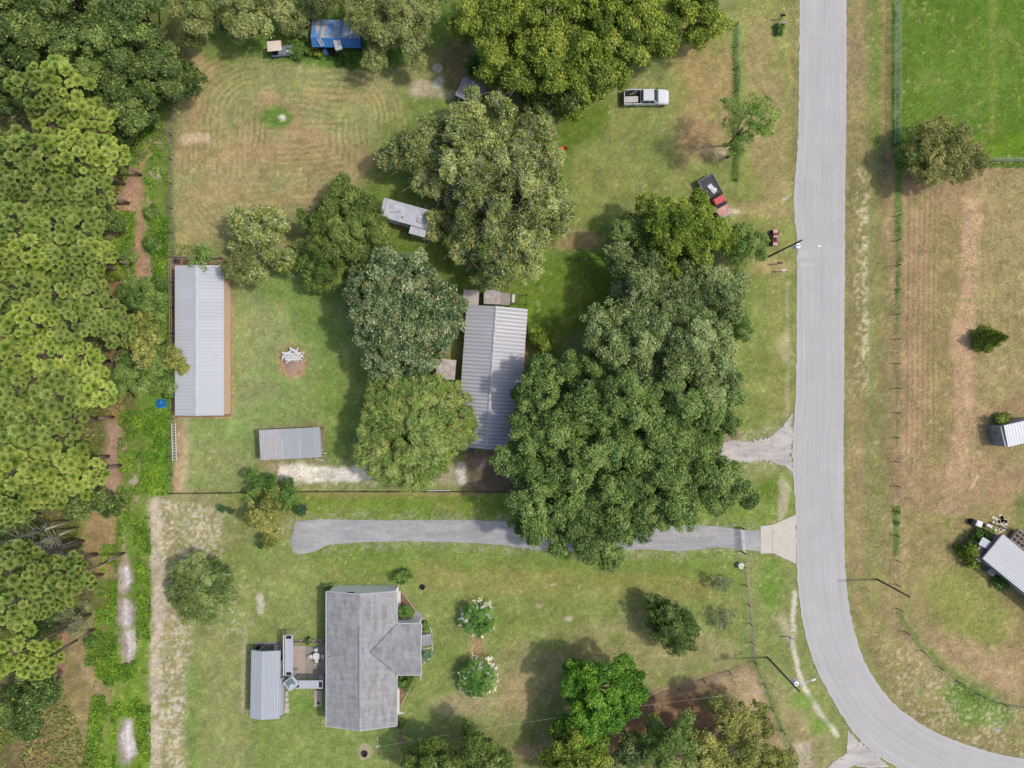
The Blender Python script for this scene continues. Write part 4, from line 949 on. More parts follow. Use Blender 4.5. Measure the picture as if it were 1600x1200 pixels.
 ('spread', 752, 1180, 50, 8, 'olive green tree at the bottom edge below the flowering shrubs', 'trees along the bottom edge'),
 ('camphor', 906, 1180, 52, 8, 'yellow tipped tree at the bottom edge under the vivid green tree', 'trees along the bottom edge'),
 ('oak', 985, 1170, 30, 7, 'grey green tree at the bottom edge beside the dark soil', 'trees along the bottom edge'),
 ('scrub', 1040, 1160, 46, 9, 'light grey green tree at the bottom edge amid red brown soil', 'trees along the bottom edge'),
 ('yellow', 1150, 1142, 54, 8, 'yellow leaved tree in the bottom right paddock, upper', 'trees along the bottom edge'),
 ('yellow', 1105, 1186, 38, 7, 'yellow leaved tree at the bottom edge, left of its twin', 'trees along the bottom edge'),
 ('yellow', 1195, 1185, 44, 7, 'yellow leaved tree at the bottom edge nearest the fence', 'trees along the bottom edge'),
]
for (kind, px, py, r, H, lab, grp) in BT:
    nm = {'oak': 'oak_tree', 'oakdark': 'oak_tree', 'moss': 'mossy_oak', 'camphor': 'camphor_tree', 'magnolia': 'magnolia_tree'}.get(kind, 'broadleaf_tree')
    if kind == 'deep':
        t_ = broadtree(nm, kind, px, py, r * 1.1, H, lab, 'tree', grp); t_.rotation_euler.z = R_(-42); t_.scale = (1.2, .85, 1); continue
    if H <= 3: broadtree('shrub', kind, px, py, r * 1.1, H, lab, 'shrub', grp, zb=H * .15)
    else: broadtree(nm, kind, px, py, r * 1.1, H, lab, 'tree', grp)
# low shrubs
for (kind, px, py, r, H, lab) in (
 ('bush', 632, 957, 12, 1.4, 'round clipped shrub in the bed above the house\'s front wing'), ('bush', 634, 1064, 11, 1.3, 'round clipped shrub in the bed below the house\'s front wing'),
 ('bush', 627, 1131, 7, 1.0, 'tiny dark shrub off the lower house\'s south east corner'), ('bush', 631, 901, 12, 1.3, 'dark round palm-like shrub above the lower house\'s north east corner'),
 ('blue', 666, 1022, 10, .8, 'blue green leafy plants below the front steps\' railing'), ('bush', 663, 977, 8, .6, 'green plants above the front steps\' railing'),
 ('ylime', 1513, 860, 15, 1.5, 'leafy shrub left of the right edge house\'s porch'), ('bush', 1533, 838, 14, 1.4, 'dark shrub between the right edge house and its white boxes'),
 ('ylime', 1517, 878, 8, .9, 'small yellow flowering shrub left of the right edge house'), ('bush', 1566, 908, 12, 1.0, 'low shrubs along the right edge house\'s lower wall'),
 ('ylime', 1563, 655, 10, 1.2, 'vine shrub at the right edge white shed\'s corner'), ('bush', 1558, 676, 8, 1.1, 'dark shrub along the white shed\'s left wall'),
 ('ylime', 491, 80, 11, .9, 'bright leafy plant in front of the blue shed'), ('bush', 470, 78, 16, 1.0, 'dark low growth between cart and blue shed'), ('bush', 545, 84, 20, .8, 'low green growth below the blue shed\'s wall'),
 ('bush', 1218, 46, 8, .8, 'small clump beside the top mailboxes'), ('blue', 160, 795, 12, .9, 'small blue green shrub on the soil track'),
 ('scrub', 192, 402, 15, 1.2, 'low green shrub in the middle of the wide soil patch'), ('scrub', 236, 335, 12, .9, 'low weedy shrub on the soil track\'s east side'), ('scrub', 238, 382, 13, 1.0, 'weedy shrub above the barn\'s corner fence'),
 ('ylime', 184, 424, 14, 1.2, 'yellow green shrub at the soil patch\'s lower left'), ('bush', 142, 1000, 10, .9, 'tiny dark shrub beside the grey soil patches'),
 ('bush', 483, 1000, 6, .5, 'small plant in the patio\'s flower box'), ('scrub', 516, 918, 8, .7, 'pale shrub at the lower house\'s north west corner')):
    broadtree('shrub', kind, px, py, r * 1.1, H, lab, 'shrub', None, zb=H * .1, hf=.5)
# conical shrub in the right field
K = dict(SP['ylime']); 
def cone_shrub():
    g = np.random.default_rng(4); H = 4.6; R = 1.55; x_, y_ = W(1541, 530, .8)
    R = 1.45; t = thing('conical_tree', (x_, y_, 0), 0, 'small cone shaped green tree alone in the brown east field', 'tree')
    n_ = 9000; f = g.random(n_) ** 1.6; th = g.uniform(0, 6.28, n_); rr_ = R * (1 - f) ** .75 * (.55 + .55 * g.random(n_) ** .5) * (1 + .16 * np.sin(th * 5 + f * 14) + .1 * np.sin(th * 9 - f * 30)); rr_ = np.maximum(rr_, .25 * g.random(n_))
    C = np.stack([rr_ * np.cos(th), rr_ * np.sin(th), .25 + f * (H - .3)], -1); D = unit(np.stack([np.cos(th), np.sin(th), np.full(n_, .5)], -1) + g.normal(size=(n_, 3)) * .5)
    V, F, tt = leaves_from(C, D, .2, .5, np.stack([np.clip(.55 + .2 * g.normal(size=n_), 0, 1), g.random(n_), g.random(n_), np.ones(n_)], -1), g)
    npmesh('crown', V, F, SP['ylime']['mat'], t, tt); MB().tube((0, 0, -.1), (0, 0, H * .9), .09, .02).build('trunk', bark, t)
cone_shrub()
# crape myrtles with white flower heads
mflower = M_leaf('white_blossom', (226, 226, 220), (238, 238, 232), (250, 250, 246), trans=.2)
for px, py, r, lab in ((747, 968, 27, 'green shrub with white flower heads, upper of two in the lawn'), (746, 1060, 31, 'green shrub with white flower heads, lower of two in the lawn')):
    t = broadtree('flowering_shrub', 'myrtle', px, py, r, 2.6, lab, 'flowering shrub', 'white flowering shrubs', zb=.3)
    g = np.random.default_rng(px + py); k = 44; R = r / PPM; th = g.uniform(0, 6.28, k); rr_ = R * g.uniform(.55, 1.1, k)
    cc = np.stack([rr_ * np.cos(th), rr_ * np.sin(th), 2.5 - 1.3 * (rr_ / R) ** 2], -1); m_ = 26
    C = (cc[:, None] + g.normal(size=(k, m_, 3)) * .13).reshape(-1, 3)
    V, F, tt = leaves_from(C, unit(g.normal(size=C.shape) + np.array([0, 0, 1])), .12, .8, np.concatenate([g.random((len(C), 3)), np.ones((len(C), 1))], 1), g)
    npmesh('blossom', V, F, mflower, t, tt)
# dark broad-leaved rosettes (papaya like) in and round the yellowing tree
for i, (px, py, r, H, lab) in enumerate(((404, 757, 24, 3.6, 'dark green tree with big leaves above the yellowing tree, left half'), (440, 768, 28, 3.8, 'dark green tree with big leaves above the yellowing tree, right half'))):
    broadtree("broadleaf_tree", "bush", px, py, r, H, lab, 'tree', None)
def rosette(px, py, r, lab):
    x_, y_ = W(px, py, 1.5); t = thing('rosette_plant', (x_, y_, 0), 0, lab, 'plant', 'small umbrella shaped plants'); R = r / PPM; m = MB()
    g = random.Random(px)
    for i in range(26):
        a = i * 2.4; l_ = R * g.uniform(.6, 1.05); w = .16; z = 1.6 - i * .008
        ux, uy = math.cos(a), math.sin(a)
        m.add([(ux * .05, uy * .05, z), (ux * l_ * .6 - uy * w, uy * l_ * .6 + ux * w, z + .08), (ux * l_, uy * l_, z - .12), (ux * l_ * .6 + uy * w, uy * l_ * .6 - ux * w, z + .08)], [(0, 1, 2, 3)])
    m.build('leaves', M('rosette_leaf', (74, 108, 66), (56, 88, 56), 4), t); MB().path([(0, 0, -.1), (.05, 0, .8), (0, 0, 1.6)], [.05, .04, .03], 7).build('stem', bark, t)
for px, py, r, lab in ((346, 795, 7, 'dark umbrella plant, leftmost near the driveway\'s west end'), (361, 799, 6, 'dark umbrella plant, second from the left near the driveway\'s west end'), (407, 853, 6, 'dark umbrella plant, lowest beside the yellowing tree'), (420, 843, 6, 'dark umbrella plant just above the lowest one'), (470, 798, 12, 'largest dark umbrella plant between yellowing tree and driveway')): rosette(px, py, r, lab)
# weeds and vines of the west strip, as leaf scatter with real height
def scatter(name, polys, n_, mat, size, h, lab, seed=1, thr=.44, aspect=.7):
    g = np.random.default_rng(seed); out = []
    for poly, w in polys:
        xs = [p[0] for p in poly]; ys = [p[1] for p in poly]; k = int(n_ * w)
        q = g.random((k, 2)) * (max(xs) - min(xs), max(ys) - min(ys)) + (min(xs), min(ys))
        s = sd_poly(q[:, 0], q[:, 1], poly); X_, Y_ = (q[:, 0] - 800) / PPM, (600 - q[:, 1]) / PPM
        nz_ = fbm(X_, Y_, 2.4, 77 + seed, 4); keep = (s < 0) & (nz_ > thr); out.append(np.stack([X_[keep], Y_[keep], (nz_[keep] - thr) / (1 - thr)], -1))
    A = np.concatenate(out); hh = .03 + (.25 + A[:, 2] * 2) * h * g.random(len(A)); C = np.stack([A[:, 0], A[:, 1], hh], -1)
    D = unit(g.normal(size=C.shape) * .6 + np.array([0, 0, 1]))
    V, F, tt = leaves_from(C, D, size, aspect, np.stack([np.clip(.45 + .18 * g.normal(size=len(C)) + (fbm(A[:, 0], A[:, 1], 1.5, 5) - .5), 0, 1), g.random(len(C)), g.random(len(C)), np.ones(len(C))], -1), g)
    o = npmesh(name, V, F, mat, None, tt); tag(o, lab, None, None, 'stuff'); return o
weedm = M_leaf('vine_leaf', (74, 108, 34), (106, 144, 44), (148, 176, 62), trans=.3)
scatter('weeds', [([(190, 195), (262, 160), (266, 400), (250, 400), (232, 300), (215, 262), (195, 262)], .16), ([(226, 300), (266, 300), (266, 640), (228, 640), (240, 440)], .2), ([(230, 620), (268, 610), (268, 772), (234, 775)], .26), ([(185, 640), (236, 640), (236, 1200), (214, 1200), (214, 860), (186, 880), (184, 800)], .34), ([(150, 1050), (214, 1030), (214, 1120), (182, 1120), (180, 1200), (130, 1200)], .3), ([(160, 850), (184, 850), (184, 1050), (130, 1050), (150, 960)], .14), ([(170, 330), (212, 330), (212, 440), (176, 430)], .08)], 42000, weedm, .24, .3, 'bright green vines and weeds covering the strip west of the yards', 3, .40)
undm = M_leaf('undergrowth_leaf', (88, 104, 46), (116, 128, 60), (152, 154, 84), tip=(140, 124, 88), tipamt=.05, trans=.25)
scatter('undergrowth', [([(-60, -40), (270, -40), (230, 200), (190, 300), (175, 460), (240, 600), (160, 660), (165, 790), (120, 820), (150, 900), (100, 980), (90, 1050), (150, 1200), (-60, 1200)], 1.0)], 60000, undm, .3, .55, 'brownish undergrowth beneath the western wood', 6, .42)
tufm = M_leaf('turf_tuft', (100, 120, 54), (128, 142, 74), (164, 166, 100), tip=(186, 164, 116), tipamt=.12, trans=.2)
scatter('grass_tufts', [([(270, 40), (700, 60), (690, 400), (270, 400)], .2), ([(360, 410), (720, 420), (720, 860), (270, 770), (360, 650)], .16), ([(860, 20), (1245, 0), (1240, 420), (1160, 700), (960, 500), (860, 420)], .2), ([(240, 780), (1180, 780), (1240, 900), (1250, 1010), (1300, 1190), (240, 1200)], .5), ([(1322, 0), (1600, 0), (1600, 1180), (1440, 1130), (1340, 1000)], .45)], 90000, tufm, .15, .03, 'short rough tufts of grass over the mown yards and verges', 12, .52, .35)
grm = M_leaf('tall_grass_blade', (74, 108, 34), (104, 136, 52), (142, 160, 78), trans=.3)
scatter('tall_grass', [([(1146, 36), (1157, 36), (1156, 285), (1144, 285)], .16), ([(1398, 250), (1410, 250), (1408, 420), (1400, 480)], .14), ([(1394, -60), (1404, -60), (1405, 250), (1396, 250)], .2), ([(1394, 790), (1407, 790), (1405, 870), (1396, 870)], .08), ([(888, 399), (985, 399), (985, 411), (888, 411)], .12), ([(455, 76), (600, 76), (600, 92), (450, 92)], .12), ([(1545, 251), (1660, 251), (1660, 262), (1545, 262)], .08), ([(1180, 1036), (1188, 1036), (1228, 1140), (1218, 1140)], .05), ([(1490, 1060), (1530, 1080), (1560, 1100), (1548, 1110), (1490, 1080)], .06), ([(268, 380), (330, 386), (330, 402), (268, 402)], .06)], 9000, grm, .24, .2, 'unmown grass and weeds left standing along the fences', 8, .46, .3)

# ------------------------------------------------------------------ BUILDINGS
mw_white = M('white_siding', (244, 243, 242), (238, 237, 236), 1.5, .6, k=.88)
mw_tan = M('tan_siding', (236, 204, 174), (226, 192, 162), 1.2, .7)
mw_grey = M('grey_siding', (176, 176, 178), (156, 156, 158), 1.2, .7)
m_trim = M('white_trim', (226, 226, 224), (208, 208, 206), 2, .5)
m_glass = M('window_glass', (60, 68, 78), (44, 50, 60), 2, .12, 0, 0, .6)
m_dark = M('dark_interior', (52, 50, 54), (40, 40, 42), 2, .9)
m_door = M('door_paint', (150, 120, 96), (132, 104, 84), 2, .5)
m_wood = M('weathered_wood', (190, 178, 168), (152, 140, 132), 3, .85)
m_woodd = M('dark_wood', (110, 92, 80), (84, 70, 62), 3, .85)
m_metal = M('galvanised_steel', (178, 182, 188), (150, 154, 160), 3, .4, .3)
m_black = M('black_rubber', (44, 44, 46), (32, 32, 34), 3, .8)
m_wht = M('white_plastic', (236, 236, 234), (222, 222, 220), 2, .4)
m_slab = M('stained_concrete', (178, 168, 152), (146, 142, 126), 1.0, .9)
m_pink = M('pinkish_pavers', (196, 180, 168), (176, 160, 150), 2.2, .9)
m_mulch = M('brown_mulch', (130, 104, 88), (96, 78, 66), 5, .95, 0, .5)
def shingle():
    m, n, l, p = newmat('grey_shingles'); tc = n.new('ShaderNodeTexCoord').outputs['Object']
    br = n.new('ShaderNodeTexBrick'); br.inputs['Scale'].default_value = 1.0; br.inputs['Brick Width'].default_value = .3; br.inputs['Row Height'].default_value = .14
    br.inputs['Mortar Size'].default_value = .006; mp = n.new('ShaderNodeMapping'); mp.inputs['Rotation'].default_value = (0, 0, R_(90)); l.new(tc, mp.inputs[0]); l.new(mp.outputs[0], br.inputs['Vector'])
    br.inputs['Color1'].default_value = (*lin((171, 171, 171)), 1); br.inputs['Color2'].default_value = (*lin((185, 185, 185)), 1); br.inputs['Mortar'].default_value = (*lin((120, 120, 124)), 1)
    mq = n.new('ShaderNodeMapping'); mq.inputs['Scale'].default_value = (2.2, .5, 1); l.new(tc, mq.inputs[0])
    c = mixc(n, l, remap(n, l, noise(n, l, mq.outputs[0], .9, 6, .7), .38, .66, 0, .9), br.outputs[0], lin((136, 134, 132)))
    mz = n.new('ShaderNodeMapping'); mz.inputs['Scale'].default_value = (.35, 2.4, 1); l.new(tc, mz.inputs[0])
    c = mixc(n, l, remap(n, l, noise(n, l, mz.outputs[0], 1.0, 6, .7), .45, .75, 0, .5), c, lin((200, 198, 195)))
    g = remap(n, l, noise(n, l, tc, 8, 4, .8), .3, .7, .86, 1.13); x = n.new('ShaderNodeVectorMath'); x.operation = 'SCALE'; l.new(c, x.inputs[0]); l.new(g, x.inputs['Scale'])
    l.new(x.outputs[0], p.inputs['Base Color']); p.inputs['Roughness'].default_value = .95; p.inputs['Specular IOR Level'].default_value = .15
    bump(n, l, noise(n, l, tc, 9, 3), p, .3, .03); return m
m_sh = shingle()
def window(parent, x, y, z, w, h, ny=0, nx=0):
    """window in a wall whose outward normal is (nx, ny)"""
    sx, sy = (.07, w) if nx else (w, .07)
    f = MB()
    for dz in (-h / 2, h / 2): f.box(x + nx * .03, y + ny * .03, z + dz, sx + (.02 if nx else .08), sy + (.02 if ny else .08), .07)
    for s in (-1, 0, 1):
        f.box(x + nx * .03 + (0 if nx else s * w / 2), y + ny * .03 + (s * w / 2 if nx else 0), z, .06, .06, h - .07)
    o = f.build('window', m_trim, parent); MB().box(x + nx * .012, y + ny * .012, z, sx * .3 if nx else w - .06, sy * .3 if ny else w - .06, h - .07).build('pane', m_glass, o)
def door(parent, x, y, nx=0, ny=0, w=.9, h=2.0, mat=None):
    o = MB().box(x + nx * .03, y + ny * .03, h / 2 + .12, .06 if nx else w, .06 if ny else w, h).build('door', mat or m_door, parent)
    MB().lathe([(.035, 0), (.045, .03), (.03, .06)], x + nx * .09 + (0 if nx else w * .38), y + ny * .09 + (w * .38 if nx else 0), 8).build('handle', m_metal, o).location.z = 1.05
def gable_prism(mb, x0, x1, y0, y1, xr, ze, zr, t=.12):
    """walls with gable ends, ridge along y at xr"""
    for ya, yb in ((y0, y0 + t), (y1 - t, y1)):
        mb.add([(x0, ya, 0), (x1, ya, 0), (x1, ya, ze), (xr, ya, zr), (x0, ya, ze), (x0, yb, 0), (x1, yb, 0), (x1, yb, ze), (xr, yb, zr), (x0, yb, ze)],
               [(0, 1, 2, 3, 4), (9, 8, 7, 6, 5), (0, 5, 6, 1), (1, 6, 7, 2), (2, 7, 8, 3), (3, 8, 9, 4), (4, 9, 5, 0)])
    for xa in (x0 + t / 2, x1 - t / 2): mb.box(xa, (y0 + y1) / 2, ze / 2, t, y1 - y0 - 2 * t - .004, ze)
    return mb

# --- long barn
xb, yb = -37.93, 5.28; HL = 9.1
bl = M_roof('barn_roof_metal', (212, 214, 217), (200, 203, 207), 1, .42, .2, .3, .5)
t = thing('long_barn', (xb, yb, 0), 0, 'long narrow barn with pale ribbed metal roof and tan side wall', 'barn')
gable_prism(MB(), -2.8, 2.78, -HL + .12, HL - .1, -.2, 2.48, 2.98).build('wall', mw_tan, t)
MB().corr((-3.0, -HL, 2.58), (-3.0, HL, 2.58), (-.22, -HL, 3.08), (-.22, HL, 3.08), .42, .03).corr((2.95, HL, 2.58), (2.95, -HL, 2.58), (-.18, HL, 3.08), (-.18, -HL, 3.08), .42, .03).build('roof', bl, t)
MB().add([(-.5, -HL - .02, 3.075), (-.2, -HL - .02, 3.14), (.1, -HL - .02, 3.085), (-.5, HL + .02, 3.075), (-.2, HL + .02, 3.14), (.1, HL + .02, 3.085)], [(0, 3, 4, 1), (1, 4, 5, 2), (0, 1, 2), (5, 4, 3), (0, 2, 5, 3)]).build('ridge_cap', M('ridge_metal', (214, 218, 224), (190, 196, 204), 2, .45), t)
o = MB().prism([W(*q) for q in ((269, 404), (349, 408), (361, 428), (361.5, 651), (272, 652))], -.02, .042).build('slab', M('brown_stained_slab', (166, 132, 110), (142, 112, 94), 1.5, .9)); o.name = 'pavement'; tag(o, kind='structure')
t = thing('air_conditioner', (*W(278.5, 408.5), .05), 0, 'dark grey cooling unit on the slab at the barn\'s north end', 'air conditioner')
MB().box(0, 0, .3, .62, .5, .6).build('case', M('unit_grey', (112, 102, 100), (92, 84, 82), 3, .6), t, .02); MB().lathe([(.2, .6), (.2, .63), (.04, .64)], 0, 0, 16).build('fan_grille', m_black, t)

# --- small ribbed shed with three roof sheets
x_, y_ = W(454, 693, 2.2); t = thing('metal_shed', (x_, y_, 0), R_(2.8), 'small open shed with one stained white and two blue grey roof sheets', 'shed')
for px_ in (-3.5, -.9, 1.3, 3.55):
    for py_ in (-1.6, 1.6): MB().box(px_, py_, 1.08, .09, .09, 2.14).build('post', m_woodd, t)
MB().box(-3.52, 0, 1.1, .05, 3.1, 1.9).box(0, 1.7, 1.05, 7.0, .05, 1.9).build('wall', mw_grey, t)
for nm_, x0, x1, z, mat_ in (('roof', -3.75, -1.0, 2.2, M_roof('stained_white_sheet', (206, 203, 202), (176, 170, 168), 0, .24, .3, .9, 2.2, rust=None)), ('roof', -1.06, 1.2, 2.26, M_roof('blue_grey_sheet', (182, 187, 190), (168, 173, 177), 0, .24, .22, .3, .8)), ('roof', 1.14, 3.72, 2.2, bpy.data.materials['blue_grey_sheet'])):
    MB().corr((x0, -1.85, z), (x1, -1.85, z), (x0, 1.83, z + .1), (x1, 1.83, z + .1), .24, .025).build(nm_, mat_, t)
MB().box(-1.03, 0, 2.32, .1, 3.7, .02).box(1.17, 0, 2.33, .08, 3.7, .02).build('trim', m_trim, t)
t = thing('lumber', (*W(503, 705), .0), R_(20), 'loose white boards sticking out of the small shed\'s right end', 'boards')
for i, (a, b, r_) in enumerate(((0, 0, .3), (.2, -.25, -.35), (-.4, -.9, -.5))): MB().box(a, b, .9, 1.1, .09, .05, r_).build('board', m_trim, t)

# --- metal roofed house
xh, yh = W(767.5, 590, 3.2); t = thing('metal_roofed_house', (xh, yh, 0), R_(-4.1), 'long house with ribbed silver metal roof, shaded by oaks', 'house')
hr = M_roof('house_roof_metal', (214, 214, 218), (182, 180, 186), 1, .46, .8, .5, .9)
LH = 8.6
gable_prism(MB(), -3.35, 3.5, -LH + .3, LH - .3, 0, 2.6, 3.36).build('wall', mw_white, t)
MB().corr((-3.62, -LH, 2.66), (-3.62, LH, 2.66), (0, -LH, 3.52), (0, LH, 3.52), .46, .06).corr((3.82, LH, 2.62), (3.82, -LH, 2.62), (.02, LH, 3.52), (.02, -LH, 3.52), .46, .1).build('roof', hr, t)
MB().add([(-.16, -LH - .03, 3.56), (0, -LH - .03, 3.64), (.16, -LH - .03, 3.56), (-.16, LH + .03, 3.56), (0, LH + .03, 3.64), (.16, LH + .03, 3.56)], [(0, 3, 4, 1), (1, 4, 5, 2), (0, 1, 2), (5, 4, 3), (0, 2, 5, 3)]).build('ridge_cap', M('bright_ridge', (216, 216, 222), (176, 176, 184), 2, .45), t)
MB().lathe([(.11, 2.7), (.11, 3.05), (.17, 3.06), (.17, 3.12)], -3.1, -2.1, 12).build('vent', m_trim, t)
for yy in (-6, -2.5, 1.5, 5.5): window(t, 3.5, yy, 1.6, 1.0, 1.1, nx=1)
for yy in (-5, 4.5): window(t, -3.35, yy, 1.6, 1.0, 1.1, nx=-1)
door(t, -3.35, .5, nx=-1); window(t, 1.5, -LH + .3, 1.6, 1.2, 1.1, ny=-1); door(t, -1.5, -LH + .3, ny=-1)
# flat porch roofs at its north end and west side
def porch(px, py, w, d, rz, mat, lab, h=2.35, posts=True):
    x_, y_ = W(px, py, h); t = thing('porch', (x_, y_, 0), R_(rz), lab, 'porch')
    MB().box(0, 0, h, w, d, .08).build('roof', mat, t, .01)
    for a in (-1, 1):
        for b in (-1, 1): MB().box(a * (w / 2 - .12), b * (d / 2 - .12), h / 2 - .02, .1, .1, h - .04).build('post', m_wood, t)
    return t
m_panel = M('beige_panel', (206, 196, 188), (190, 180, 172), 1.5, .7); m_weath = M('peeling_white_board', (224, 216, 210), (164, 150, 142), 2.2, .85)
porch(736, 466, 1.9, 2.0, -3, m_panel, 'flat beige porch roof at the metal roofed house\'s north end, leftmost')
porch(769, 464, 2.0, 1.75, -2, m_weath, 'weathered white porch roof with rust marks, middle one at the house\'s north end', 2.5)
porch(789, 467, 1.3, 1.45, -5, m_wood, 'narrow grey board porch roof, right one at the house\'s north end', 2.3)
porch(697, 577, 2.3, 2.45, -5, m_weath, 'leaf littered white porch roof on the metal roofed house\'s west side')
for j, (px, py) in enumerate(((802, 468), (822, 469))):
    t = thing('steel_rack', (*W(px, py), 0), R_(-4), ('black framed rack with white lid beside the north porches' if j == 0 else 'thin dark post frame at the metal roofed house\'s north east corner'), 'rack')
    m = MB()
    for a in (-.3, .3):
        for b in (-.6, .6): m.box(a if j == 0 else a * .25, b, .7, .06, .06, 1.4)
    m.box(0, -.62, 1.42, .7 if j == 0 else .2, .06, .05).box(0, .62, 1.42, .7 if j == 0 else .2, .06, .05).box(-.3 if j == 0 else 0, 0, 1.42, .05, 1.18, .05); m.build('frame', m_black, t)
    if j == 0: MB().box(.02, 0, 1.2, .34, 1.0, .06).build('lid', m_wht, t)
t = thing('water_tub', (*W(735, 699), 0), 0, 'bright blue tub at the metal roof\'s lower left corner', 'tub')
MB().lathe([(.3, 0), (.36, .45), (.39, .46), (.36, .44), (.3, .1), (.02, .09)], 0, 0, 20).build('tub', M('blue_plastic', (70, 160, 205), (58, 140, 190), 2, .4), t, smooth=True)
MB().lathe([(.3, .36), (.02, .37)], 0, 0, 16).build('water', m_glass, t)

# --- lower house: shingle gable with a front wing
x0, y0 = -18.18, -33.25; t = thing('shingled_house', (x0, y0, 0), 0, 'house with grey shingle roof and front wing south of the driveway', 'house')
w_ = MB(); gable_prism(w_, -4.05, 4.0, -7.9, 8.1, 0, 2.72, 3.92); w_.box(5.4, 1.15, 1.36, 2.8, 5.7, 2.72)
w_.add([(6.68, -1.7, 2.72), (6.68, 4.0, 2.72), (6.68, 1.15, 3.55), (6.8, -1.7, 2.72), (6.8, 4.0, 2.72), (6.8, 1.15, 3.55)], [(0, 1, 2), (5, 4, 3), (0, 3, 4, 1), (1, 4, 5, 2), (2, 5, 3, 0)])
w_.build('wall', mw_white, t)
def slab_face(m, pts, th=.1):
    """roof plane of thickness th"""
    k = len(pts); m.add([*pts, *[(a, b, c - th) for a, b, c in pts]], [tuple(range(k)), tuple(range(2 * k - 1, k - 1, -1))] + [(i, k + i, k + (i + 1) % k, (i + 1) % k) for i in range(k)])
ze, zr = 2.88, 4.1; zw = 3.78; xv = 1.12
r = MB()
slab_face(r, [(-4.28, -8.1, ze), (0, -8.1, zr), (0, 8.1, zr), (-4.28, 8.1, ze)])
slab_face(r, [(4.22, -8.1, ze), (4.22, -1.93, ze), (xv, 1.15, zw), (4.22, 4.23, ze), (4.22, 8.1, ze), (0, 8.1, zr), (0, -8.1, zr)])
slab_face(r, [(4.22, 4.23, ze), (xv, 1.15, zw), (7.2, 1.15, zw), (7.2, 4.23, ze)])
slab_face(r, [(xv, 1.15, zw), (4.22, -1.93, ze), (7.2, -1.93, ze), (7.2, 1.15, zw)])
ro = r.build('roof', m_sh, t)
m_val = M('valley_flashing', (120, 120, 126), (104, 104, 110), 3, .8); v_ = MB()
for q_ in (4.23, -1.93): v_.tube((xv + .05, 1.15, zw + .012), (4.24, q_, ze + .012), .045, .045, 4)
v_.build('valley', m_val, t)
MB().add([(-.16, -5.4, 4.11), (0, -5.4, 4.2), (.16, -5.4, 4.11), (-.16, 4.3, 4.11), (0, 4.3, 4.2), (.16, 4.3, 4.11)], [(0, 3, 4, 1), (1, 4, 5, 2), (0, 1, 2), (5, 4, 3), (0, 2, 5, 3)]).build('ridge_vent', M('ridge_vent_grey', (172, 172, 178), (150, 150, 156), 3, .8), t)
f = MB()
f.box(-4.33, 0, 2.82, .08, 16.3, .14).box(4.28, 6.2, 2.82, .08, 3.9, .14).box(4.28, -5.0, 2.82, .08, 6.1, .14).box(5.75, 4.28, 2.82, 2.9, .08, .14).box(5.75, -1.98, 2.82, 2.9, .08, .14)
f.build('gutter', m_trim, t)
f = MB()
for (a, b) in (((-4.28, 8.14, ze - .03), (0, 8.14, zr - .03)), ((4.22, 8.14, ze - .03), (0, 8.14, zr - .03)), ((-4.28, -8.14, ze - .03), (0, -8.14, zr - .03)), ((4.22, -8.14, ze - .03), (0, -8.14, zr - .03)), ((7.23, 4.23, ze - .03), (7.23, 1.15, zw - .03)), ((7.23, -1.93, ze - .03), (7.23, 1.15, zw - .03))): f.tube(a, b, .07, .07, 4)
f.build('fascia', m_trim, t)
MB().box(-1.3, 8.12, 3.25, .9, .05, .35).build('vent', m_dark, t)
MB().lathe([(.06, 3.0), (.06, 3.5), (.02, 3.52)], -3.6, .3, 10).build('pipe', m_wht, t)
for yy in (-6, -3.6, 6.3): window(t, 4.0, yy, 1.6, 1.1, 1.2, nx=1)
for yy in (-5.5, 5.5): window(t, -4.05, yy, 1.6, 1.1, 1.2, nx=-1)
for xx in (-2.5, 1.5): window(t, xx, -7.9, 1.6, 1.1, 1.2, ny=-1)
door(t, 6.8, 2.9, nx=1); window(t, 6.8, -.1, 1.6, 1.3, 1.2, nx=1); door(t, -4.05, -1.2, nx=-1)
# downspout at the south corner and mast with service cable
t = thing('service_mast', (*W(598, 1144), 0), 0, 'grey service mast on the shingled house\'s south gable', 'mast')
MB().tube((0, 1.2, 0), (0, 1.2, 3.6), .05).tube((0, 1.2, 3.6), (0, .1, 3.65), .04).build('pipe', m_metal, t); MB().lathe([(.02, 3.55), (.12, 3.6), (.1, 3.75), (.02, 3.8)], 0, .05, 10).build('cap', m_trim, t)
# front steps with white rails
t = thing('front_steps', (*W(666, 998), 0), 0, 'white railed steps at the shingled house\'s front wing', 'steps')
s = MB()
for i in range(4): s.box(-.6 + i * .38, 0, .36 - i * .1, .36, 1.45, .72 - i * .2 + .0)
s.build('stair', M('step_grey', (176, 178, 184), (150, 152, 158), 3, .8), t, .01)
for yy in (-.78, .78):
    m = MB().tube((-.8, yy, 1.65), (.75, yy, .95), .035); 
    for i in range(9): m.box(-.75 + i * .185, yy, .72 + .45 - i * .083 - .2, .03, .03, .95)
    m.build('railing', m_trim, t)
x_, y_ = W(656, 965); t = thing('porch_railing', (W(659, 1010)[0], W(659, 1010)[1], 0), 0, 'white railing along the shingled house\'s front wing', 'railing')
m = MB().box(-.05, 0, 1.0, .07, 7.6, .07).box(-.05, 0, .3, .05, 7.6, .05)
for i in range(39): m.box(-.05, -3.75 + i * .197, .52, .035, .035, 1.0)
m.build('rail', m_trim, t); MB().box(-1.2, 3.8, 1.0, 2.4, .07, .07).box(-1.2, 3.8, .06, 2.5, 1.0, .12).build('deck', mw_grey, t)
